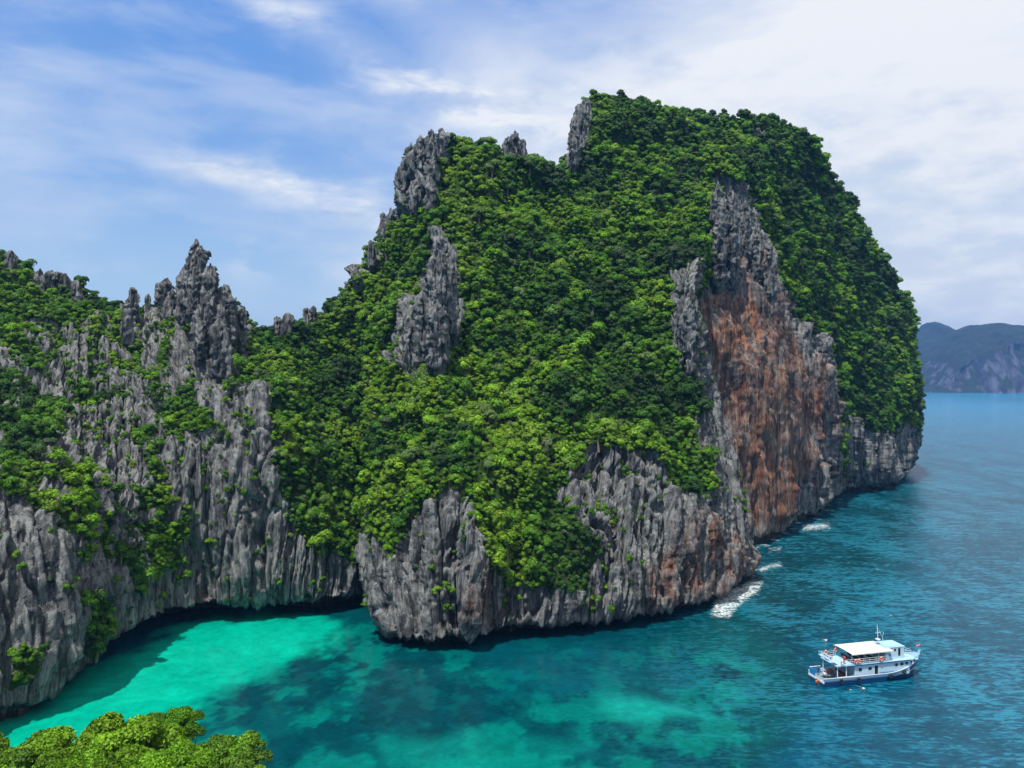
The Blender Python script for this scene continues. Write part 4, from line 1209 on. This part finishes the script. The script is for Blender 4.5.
for sy in (-1, 1):
    for h in lw:
        bm = BM(); bx(bm, h[0] + .04, h[1] - .04, sy * HB - .02, sy * HB + .02, h[2] + .04, h[3] - .04)
        g = mk('window', bm, GLASS, cabin)
        bm = BM()
        for (a, b, c, d) in ((h[0] - .05, h[1] + .05, h[3], h[3] + .06), (h[0] - .05, h[1] + .05, h[2] - .06, h[2]), (h[0] - .05, h[0], h[2], h[3]), (h[1], h[1] + .05, h[2], h[3])):
            bx(bm, a, b, sy * (HB + .05) - .02, sy * (HB + .05) + .02, c, d)
        mk('window_frame', bm, PALE, g)
    bm = BM(); bx(bm, -0.33, 0.33, sy * (HB - 0.05) - .02, sy * (HB - 0.05) + .02, 0.96, 2.98); mk('door', bm, GLASS, cabin, 'dark panel for the shade in the open side doorway')  # dark sheet fills the doorway, painted as the shade within
    # pale blue panelled lower wall and strip
    bm = BM(); bx(bm, 0.6, 6.8, sy * (HB + 0.05) - 0.012, sy * (HB + 0.05) + 0.012, 1.45, 1.62); bx(bm, -4.3, 6.95, sy * (HB + 0.06) - .012, sy * (HB + 0.06) + .012, 3.28, 3.42); mk('painted_stripe', bm, MIDBLUE, cabin)
    bm = BM()
    for k in range(8):
        bx(bm, 0.75 + k * 0.38, 0.95 + k * 0.38, sy * (HB + 0.046) - .01, sy * (HB + 0.046) + .01, 1.75, 2.45)
    mk('wall_panel', bm, PALE, cabin, 'row of pale blue panels beside the doorway')
# dark block painted as the shade behind the openings and open aft shelter with posts and benches
bm = BM(); bx(bm, -4.3, 6.8, -1.2, 1.2, 0.92, 3.4); mk('cabin_interior', bm, DARKIN, boat)
for x in (-8.0, -6.2):
    for sy in (-1, 1):
        bm = BM(); bx(bm, x - .06, x + .06, sy * 2.1 - .06, sy * 2.1 + .06, 0.85, 3.55); mk('post', bm, WHITE, boat)
bm = BM(); bx(bm, -7.9, -4.6, -2.14, -2.06, 0.9, 1.5); bx(bm, -7.9, -4.6, 2.06, 2.14, 0.9, 1.5); mk('shelter_side', bm, WHITE, boat)
for x in (-7.1, -5.9):
    bm = BM(); bx(bm, x, x + .45, -1.5, 1.5, 1.3, 1.38); bx(bm, x, x + .07, -1.5, 1.5, 1.38, 1.8); bx(bm, x + .1, x + .3, -1.3, -1.2, .88, 1.3); bx(bm, x + .1, x + .3, 1.2, 1.3, .88, 1.3); mk('bench', bm, WOOD, boat)
# upper deck
bm = BM(); bx(bm, -8.3, 7.5, -2.45, 2.45, 3.56, 3.70, 0.03); mk('upper_deck', bm, PALE, boat)
for sy in (-1, 1):
    bm = BM()
    for z in (4.0, 4.35, 4.72):
        bar(bm, (-8.2, sy * 2.4, z), (2.4, sy * 2.4, z), 0.028)
    for k in range(9):
        x = -8.2 + 10.6 * k / 8; bar(bm, (x, sy * 2.4, 3.68), (x, sy * 2.4, 4.74), 0.028)
    mk('deck_railing', bm, WHITE, boat)
bm = BM()
for z in (4.0, 4.35, 4.72): bar(bm, (-8.2, -0.1, z), (-8.2, 2.4, z), 0.028)
mk('deck_railing', bm, WHITE, boat)
# canopy on posts
bm = BM(); nx, ny = 16, 8; vs = {}
for i in range(nx + 1):
    for j in range(ny + 1):
        x = -5.4 + 8.5 * i / nx; y = -2.6 + 5.2 * j / ny
        sag = 0.10 * math.sin(math.pi * j / ny) + 0.03 * math.sin(i * 2 * math.pi / 4 + 0.4)
        vs[i, j] = bm.verts.new((x, y, 5.80 + sag))
for i in range(nx):
    for j in range(ny):
        bm.faces.new([vs[i, j], vs[i + 1, j], vs[i + 1, j + 1], vs[i, j + 1]])
can = mk('canopy', bm, CANVAS, boat, 'cream canvas canopy over the upper deck', smooth=True)
md = can.modifiers.new('solid', 'SOLIDIFY'); md.thickness = 0.05
bm = BM()
for sy in (-1, 1): bx(bm, -5.42, 3.12, sy * 2.62 - .03, sy * 2.62 + .03, 5.58, 5.78)
mk('canopy_valance', bm, CANVAS, can)
for x in (-5.2, -2.5, 0.3, 2.0):
    for sy in (-1, 1):
        bm = BM(); bar(bm, (x, sy * 2.35, 3.7), (x, sy * 2.35, 5.78), 0.035); mk('canopy_post', bm, WHITE, boat)
bm = BM()
for x in (-4.6, -3.2, -1.8, -0.4):
    bx(bm, x, x + .5, -1.7, 1.7, 4.05, 4.15); bx(bm, x, x + .08, -1.7, 1.7, 4.15, 4.6)
mk('deck_bench', bm, DARKIN, boat)
for (x0, x1, y0, y1, z1, m_, nm_) in ((-8.1, -7.3, 0.6, 1.6, 4.15, MIDBLUE, 'cool_box'), (-7.2, -6.6, 1.2, 1.9, 4.05, ORANGE, 'gear_box')):
    bm = BM(); bx(bm, x0, x1, y0, y1, 3.705, z1, 0.04); bx(bm, x0 - .03, x1 + .03, y0 - .03, y1 + .03, z1, z1 + .06, 0.02)
    o = mk(nm_, bm, m_, None); o.matrix_world = BMW0; tag(o, {'cool_box': 'blue cool box on the aft upper deck', 'gear_box': 'small orange gear box on the aft upper deck'}[nm_], 'box')
# wheelhouse
bm = BM()
wh = [(3.3, 3.75, 5.15, 5.65), (4.1, 4.55, 5.15, 5.65), (4.95, 5.45, 4.2, 5.7)]
for sy in (-1, 1): wall_with_holes(bm, 2.3, 6.2, sy * 1.65, 3.7, 5.9, wh)
bx(bm, 2.3, 2.37, -1.65, 1.65, 3.7, 5.9)
bx(bm, 6.13, 6.2, -1.65, 1.65, 3.7, 5.0); bx(bm, 6.13, 6.2, -1.65, 1.65, 5.7, 5.9)
for y in (-1.6, -0.55, 0.5, 1.55): bx(bm, 6.13, 6.2, y - .06, y + .06, 5.0, 5.7)
house = mk('wheelhouse', bm, CABIN, boat)
bm = BM(); bx(bm, 2.45, 6.0, -1.5, 1.5, 3.8, 5.8); mk('wheelhouse_interior', bm, DARKIN, house)  # solid dark block painted as the shade inside
bm = BM(); bx(bm, 2.25, 6.4, -1.75, 1.75, 5.9, 6.02, 0.05); bx(bm, 2.6, 6.0, -1.4, 1.4, 6.02, 6.10, 0.04); mk('roof', bm, PALE, house)
for sy in (-1, 1):
    for h in wh:
        bm = BM(); bx(bm, h[0] + .03, h[1] - .03, sy * 1.65 - .02, sy * 1.65 + .02, h[2] + .03, h[3] - .03); mk('window' if h[0] < 4.9 else 'door', bm, GLASS, house)
    bm = BM(); r_ = bmesh.ops.create_cone(bm, cap_ends=True, segments=24, radius1=0.42, radius2=0.42, depth=0.04, matrix=Matrix.Translation((3.1, sy * 1.71, 4.55)) @ Matrix.Rotation(R(90), 4, 'X')); mk('round_emblem', bm, PALE, house, 'pale blue round emblem on the wheelhouse side')
    bm = BM()
    bmesh.ops.create_cone(bm, cap_ends=True, segments=20, radius1=0.24, radius2=0.24, depth=0.05, matrix=Matrix.Translation((3.1, sy * 1.715, 4.55)) @ Matrix.Rotation(R(90), 4, 'X')); mk('emblem_centre', bm, MIDBLUE, house)
# raised bow bulwark with fairlead openings, foredeck rail
for sy in (-1, 1):
    bm = BM(); prev = None
    for i in range(15):
        x = 6.6 + 4.05 * i / 14; h, s = hull_section(x)
        top = s + 0.75 * (1 - i / 14)**0.7 + 0.25
        pr = [bm.verts.new((x, sy * (h - 0.03), s - 0.1)), bm.verts.new((x + 0.05, sy * (h + 0.02), top))]
        if prev: bm.faces.new([prev[0], pr[0], pr[1], prev[1]])
        prev = pr
    o = mk('bow_bulwark', bm, PALE, boat); md = o.modifiers.new('solid', 'SOLIDIFY'); md.thickness = 0.07
    for (xa, xb, dz) in ((7.4, 7.75, 0.25), (8.2, 8.8, 0.02)):
        h, s = hull_section((xa + xb) / 2)
        bm = BM(); bx(bm, -(xb - xa) / 2, (xb - xa) / 2, -.03, .03, -.22, .22)
        q = mk('fairlead', bm, RUBBER, boat); q.location = ((xa + xb) / 2, sy * (h + 0.05), s + 0.3 + dz)
        q.rotation_euler = (0, R(-18), sy * R(-22 if xa < 8 else -30))
bm = BM()
for sy in (-1, 1):
    bar(bm, (6.4, sy * 1.7, 5.3), (9.6, sy * 0.7, 4.2), 0.03); bar(bm, (6.4, sy * 1.7, 4.7), (9.6, sy * 0.7, 3.8), 0.025)
    for k in range(5):
        t_ = k / 4; bar(bm, (6.4 + 3.2 * t_, sy * (1.7 - t_), 3.6 - 0.2 * t_), (6.4 + 3.2 * t_, sy * (1.7 - t_), 5.3 - 1.1 * t_), 0.025)
mk('foredeck_rail', bm, WHITE, boat)
bm = BM(); bx(bm, 6.3, 9.4, -1.6, 1.6, 3.1, 3.2); bx(bm, 6.3, 7.6, -1.0, 1.0, 3.2, 3.75, 0.05); mk('foredeck', bm, PALE, boat)
# mast, aerials, flag
bm = BM(); bar(bm, (2.3, 0.3, 5.95), (2.1, 0.3, 9.8), 0.045); bar(bm, (1.7, 0.3, 8.2), (2.9, 0.3, 8.3), 0.03); bar(bm, (2.5, -0.4, 6.4), (2.9, -0.4, 8.6), 0.02); bar(bm, (2.2, 0.3, 9.2), (3.6, 0.3, 6.45), 0.015)
mast = mk('mast', bm, WHITE, boat)
bm = BM(); bx(bm, 1.95, 2.55, -0.1, 0.7, 6.9, 7.1, 0.05); mk('radar', bm, WHITE, mast)
bm = BM(); bar(bm, (11.0, 0, 4.0), (11.05, 0, 5.6), 0.03); fp = mk('flagpole', bm, STEEL, boat)
bm = BM(); vs = {}
for i in range(9):
    for j in range(4): vs[i, j] = bm.verts.new((11.05 - i * 0.11, 0.06 * math.sin(i * 1.3) * i / 8, 5.55 - j * 0.18 - i * 0.02))
for i in range(8):
    for j in range(3): bm.faces.new([vs[i, j], vs[i + 1, j], vs[i + 1, j + 1], vs[i, j + 1]])
fl = mk('flag', bm, WHITE, fp); fl.data.materials.append(RED)
for f in fl.data.polygons: f.material_index = 0 if f.index % 3 == 1 else 1
fl.modifiers.new('solid', 'SOLIDIFY').thickness = 0.01
# raised boarding stairs at the stern
bm = BM()
for sy in (-0.55, 0.55):
    bar(bm, (-7.6, -1.3 + sy, 3.75), (-10.6, -1.3 + sy, 5.6), 0.07); bar(bm, (-7.6, -1.3 + sy, 4.5), (-10.6, -1.3 + sy, 6.2), 0.04)
    for k in range(6):
        t_ = k / 5; bar(bm, (-7.6 - 3 * t_, -1.3 + sy, 3.75 + 1.85 * t_), (-7.6 - 3 * t_, -1.3 + sy, 4.5 + 1.7 * t_), 0.035)
st = mk('boarding_stairs', bm, WHITE, boat, 'white raised boarding stairs sticking out over the stern')
for k in range(10):
    t_ = k / 9; bm = BM(); bx(bm, -7.75 - 2.9 * t_, -7.5 - 2.9 * t_, -1.85, -0.75, 3.77 + 1.8 * t_, 3.83 + 1.8 * t_); mk('step', bm, WHITE, st)
bm = BM(); bx(bm, -10.9, -10.2, -1.9, -0.7, 5.55, 5.65, 0.02)
for a in (-10.85, -10.25):
    for b in (-1.85, -0.75): bar(bm, (a, b, 5.6), (a, b, 6.35), 0.03)
bar(bm, (-10.85, -1.85, 6.35), (-10.85, -0.75, 6.35), 0.03); bar(bm, (-10.85, -1.85, 6.35), (-10.25, -1.85, 6.35), 0.03)
mk('landing', bm, PALE, st)
bm = BM()
for y in (-1.2, -0.75): bar(bm, (-11.05, y, 1.1), (-11.15, y, -0.8), 0.03)
for k in range(5): bar(bm, (-11.07, -1.2, 0.9 - 0.35 * k), (-11.07, -0.75, 0.9 - 0.35 * k), 0.025)
mk('swim_ladder', bm, STEEL, boat)

BMW = boat.matrix_basis.copy()
BMW = Matrix.Translation(boat.location) @ boat.rotation_euler.to_matrix().to_4x4() @ Matrix.Diagonal((1.05, 1.05, 1.0, 1.0))


def torus_mesh(name, R1, r1, mat, bands=0, mat2=None):
    bm = bmesh.new(); n, m_ = 32, 10; vs = [[bm.verts.new(((R1 + r1 * math.cos(2 * math.pi * j / m_)) * math.cos(2 * math.pi * i / n), r1 * math.sin(2 * math.pi * j / m_), (R1 + r1 * math.cos(2 * math.pi * j / m_)) * math.sin(2 * math.pi * i / n))) for j in range(m_)] for i in range(n)]
    for i in range(n):
        for j in range(m_):
            f = bm.faces.new([vs[i][j], vs[(i + 1) % n][j], vs[(i + 1) % n][(j + 1) % m_], vs[i][(j + 1) % m_]])
            f.smooth = True
            if bands and i % (n // bands) < 2: f.material_index = 1
    me = bpy.data.meshes.new(name); bmesh.ops.recalc_face_normals(bm, faces=bm.faces[:]); bm.to_mesh(me); bm.free(); me.materials.append(mat)
    if mat2: me.materials.append(mat2)
    return me


ringme = torus_mesh('life_ring', 0.30, 0.105, ORANGE, 4, WHITE)
for (x, y, z, lab) in ((-7.3, -2.55, 4.35, 'orange life ring on the near rail, closest to the stern stairs'), (-4.5, -2.55, 4.35, 'orange life ring on the near rail under the aft edge of the canopy'),
                       (-3.9, -2.62, 4.4, 'orange life ring overlapping its neighbour on the near rail'), (0.7, -2.55, 4.35, 'orange life ring on the near rail next to the wheelhouse'),
                       (-7.2, 2.35, 4.6, 'orange life ring on the far rail behind the stern stairs'), (-5.2, 2.3, 4.9, 'orange life ring on the far rail at the aft canopy post')):
    o = bpy.data.objects.new('life_ring', ringme); COL.objects.link(o)
    o.matrix_world = BMW @ Matrix.Translation((x, y, z)); tag(o, lab, 'life ring', 'life rings on the boat rails')
tyreme = torus_mesh('tyre_fender', 0.27, 0.12, RUBBER)
for (x, lab) in ((-7.5, 'black tyre fender low on the hull nearest the stern'), (-4.0, 'black tyre fender on the hull below the open shelter'), (2.6, 'black tyre fender on the hull below the row of pale blue panels'), (5.7, 'black tyre fender on the hull below the cabin windows toward the bow')):
    h, s = hull_section(x)
    o = bpy.data.objects.new('tyre_fender', tyreme); COL.objects.link(o)
    o.matrix_world = BMW @ Matrix.Translation((x, -h - 0.08, s - 0.62)); tag(o, lab, 'tyre', 'tyre fenders along the hull')
    o2 = None

# ------------------------------------------------------------------ people
SKIN = simple('tanned_skin', (0.42, 0.22, 0.13), 0.55, 0, 0.1)
HAIR = simple('dark_hair', (0.02, 0.013, 0.010), 0.7, 0, 0.2)
CLOTH = {'white': WHITE, 'orange': ORANGE, 'dark': DARKIN, 'blue': MIDBLUE, 'red': RED}


def person(label, M, pose, cloth):
    """a body in its own frame: x to its left, y forward, z up, feet at 0"""
    J = {'pel': (0, 0, .95), 'bel': (0, 0, 1.1), 'che': (0, .01, 1.3), 'nk': (0, .0, 1.48), 'hd': (0, .02, 1.60), 'top': (0, .01, 1.72)}
    for s, n in ((1, 'l'), (-1, 'r')):
        J.update({'hip' + n: (s * .10, 0, .90), 'kne' + n: (s * .11, .02, .49), 'ank' + n: (s * .11, 0, .08), 'toe' + n: (s * .13, .17, .03),
                  'sho' + n: (s * .19, 0, 1.42), 'elb' + n: (s * .27, -.02, 1.14), 'wri' + n: (s * .29, .09, .90), 'pal' + n: (s * .29, .12, .83)})
    if pose == 'swim':
        for s, n in ((1, 'l'), (-1, 'r')):
            J.update({'elb' + n: (s * .45, .05, 1.55), 'wri' + n: (s * .50, .08, 1.82), 'pal' + n: (s * .50, .08, 1.91), 'toe' + n: (s * .13, .03, -.10), 'kne' + n: (s * .17, -.05, .50)})
    if pose == 'climb':
        for s, n in ((1, 'l'), (-1, 'r')):
            J.update({'elb' + n: (s * .25, .25, 1.40), 'wri' + n: (s * .20, .45, 1.55), 'pal' + n: (s * .20, .50, 1.60)})
        J.update({'knel': (.12, .32, .70), 'ankl': (.12, .18, .34), 'toel': (.12, .33, .32)})
    names = list(J); E = [('pel', 'bel'), ('bel', 'che'), ('che', 'nk'), ('nk', 'hd'), ('hd', 'top')]
    Rr = {'pel': .135, 'bel': .125, 'che': .15, 'nk': .058, 'hd': .10, 'top': .07, 'hip': .095, 'kne': .06, 'ank': .042, 'toe': .03, 'sho': .062, 'elb': .043, 'wri': .030, 'pal': .036}
    for n in 'lr':
        E += [('pel', 'hip' + n), ('hip' + n, 'kne' + n), ('kne' + n, 'ank' + n), ('ank' + n, 'toe' + n), ('che', 'sho' + n), ('sho' + n, 'elb' + n), ('elb' + n, 'wri' + n), ('wri' + n, 'pal' + n)]
        w_, p_ = Vector(J['wri' + n]), Vector(J['pal' + n]); d = (p_ - w_).normalized(); sd = Vector((1, 0, 0)) if abs(d.x) < .7 else Vector((0, 1, 0))
        for k, (o_, l_) in enumerate(((-.03, .06), (-.01, .075), (.01, .07), (.03, .055), (.055, .03))):
            q = f'fin{k}{n}'; J[q] = tuple(p_ + sd * o_ + d * l_); E.append(('pal' + n, q)); names.append(q); Rr['fin'] = .009
    me = bpy.data.meshes.new('person'); idx = {n: i for i, n in enumerate(names)}
    me.from_pydata([J[n] for n in names], [(idx[a], idx[b]) for a, b in E], [])
    o = bpy.data.objects.new('person', me); COL.objects.link(o)
    sk = o.modifiers.new('skin', 'SKIN'); o.modifiers.new('sub', 'SUBSURF').levels = 1; o.modifiers['sub'].render_levels = 1
    for n in names:
        v = me.skin_vertices[0].data[idx[n]]; r = Rr[n[:3]] if n[:3] in Rr else Rr[n]
        v.radius = (r, r * (.72 if n in ('bel', 'che', 'pel') else 1)); v.use_root = (n == 'pel')
    me.materials.append(SKIN); o.matrix_world = M
    tag(o, label, 'person', 'people on and around the boat')
    def sleeve(name, segs, mat):
        bm = bmesh.new()
        for pts, rr in segs: tube_path(bm, pts, rr, 10)
        c = mk(name, bm, mat, o, smooth=True); return c
    sleeve('shirt', [([(0, 0, .93), (0, 0, 1.1), (0, .01, 1.3), (0, 0, 1.47)], [.165, .155, .185, .09])] + [([J['sho' + n], tuple((Vector(J['sho' + n]) * .5 + Vector(J['elb' + n]) * .5)), tuple((Vector(J['sho' + n]) * .3 + Vector(J['elb' + n]) * .7))], [.085, .07, .065]) for n in 'lr'], CLOTH[cloth])
    sleeve('shorts', [([(0, 0, .84), (0, 0, .93), (0, 0, 1.0)], [.165, .165, .15])] + [([J['hip' + n], tuple(Vector(J['hip' + n]) * .5 + Vector(J['kne' + n]) * .5), tuple(Vector(J['hip' + n]) * .25 + Vector(J['kne' + n]) * .75)], [.115, .10, .09]) for n in 'lr'], DARKIN)
    bm = bmesh.new(); bmesh.ops.create_uvsphere(bm, u_segments=14, v_segments=9, radius=.125, matrix=Matrix.Translation((0, -.015, 1.665)) @ Matrix.Diagonal((.88, 1, .86, 1))); mk('hair', bm, HAIR, o, smooth=True)
    bm = bmesh.new(); bmesh.ops.create_cone(bm, cap_ends=True, segments=6, radius1=.02, radius2=.006, depth=.04, matrix=Matrix.Translation((0, .125, 1.60)) @ Matrix.Rotation(R(-60), 4, 'X'))
    for s in (-1, 1): bmesh.ops.create_uvsphere(bm, u_segments=6, v_segments=4, radius=.014, matrix=Matrix.Translation((s * .038, .112, 1.62)))
    mk('face', bm, SKIN, o, smooth=True)
    return o


def onboat(x, y, z, rz): return BMW @ Matrix.Translation((x, y, z)) @ Matrix.Rotation(R(rz), 4, 'Z')
def insea(px, py, heading, pitch=-72, dz=-0.12):
    D = CH * F / (py - HOR); x, y, _ = P(px, py, D)
    return Matrix.Translation((x, y, dz)) @ Matrix.Rotation(R(heading), 4, 'Z') @ Matrix.Rotation(R(pitch), 4, 'X') @ Matrix.Translation((0, 0, -1.2))


person('person in an orange shirt climbing the ladder at the stern', onboat(-11.5, -0.97, -0.55, -90), 'climb', 'orange')
person('person in dark clothes standing on the aft deck by the blue bulwark', onboat(-9.7, 1.2, 0.84, 40), 'stand', 'dark')
person('person in a red shirt on the aft deck beside the shelter post', onboat(-8.6, -0.3, 0.84, 120), 'stand', 'red')
person('person in a white shirt on the aft deck near the transom', onboat(-10.0, -1.2, 0.84, -60), 'stand', 'white')
person('person in blue standing under the aft shelter roof', onboat(-7.45, -0.9, 0.84, 10), 'stand', 'blue')
for (x, y, rz, cl, lb) in ((-2.1, -1.0, -60, 'dark', 'person in dark clothes standing at the middle of the shaded upper deck'), (0.9, -1.6, 30, 'blue', 'person in blue at the near rail beside the wheelhouse'), (-6.3, -1.7, -80, 'red', 'person in a red shirt on the open aft end of the upper deck')):
    person(lb, onboat(x, y, 3.7, rz), 'stand', cl)
person('swimmer in a white shirt just off the stern corner', insea(812, 688, 60), 'swim', 'white')
person('swimmer in orange just off the stern corner', insea(817, 690, -30), 'swim', 'orange')
person('swimmer in a white shirt beside the hull below the shelter', insea(851, 690, 50), 'swim', 'white')
person('swimmer in a white shirt beside the middle of the hull', insea(864, 688, 80), 'swim', 'white')
person('swimmer in a white shirt alone beyond the stern stairs', insea(826, 640, 10), 'swim', 'white')
person('swimmer in dark clothes in the water below the stern ladder', insea(804, 685, -80), 'swim', 'dark')

# ------------------------------------------------------------------ sea air
bm = bmesh.new(); bx(bm, -13500, 13500, -13500, 13500, -6.5, 400)
hz = bpy.data.meshes.new('haze'); bm.to_mesh(hz); bm.free()
hm = bpy.data.materials.new('sea_air'); hm.use_nodes = True; t = NT(hm.node_tree)
pv = t.n('ShaderNodeVolumePrincipled'); pv.inputs['Color'].default_value = (0.16, 0.44, 1.0, 1); pv.inputs['Density'].default_value = 0.00010; pv.inputs['Anisotropy'].default_value = 0.2
t.n('ShaderNodeOutputMaterial', i_Volume=pv)
hz.materials.append(hm); hzo = bpy.data.objects.new('haze', hz); COL.objects.link(hzo)
tag(hzo, 'thin bluish sea air', None, None, 'stuff')
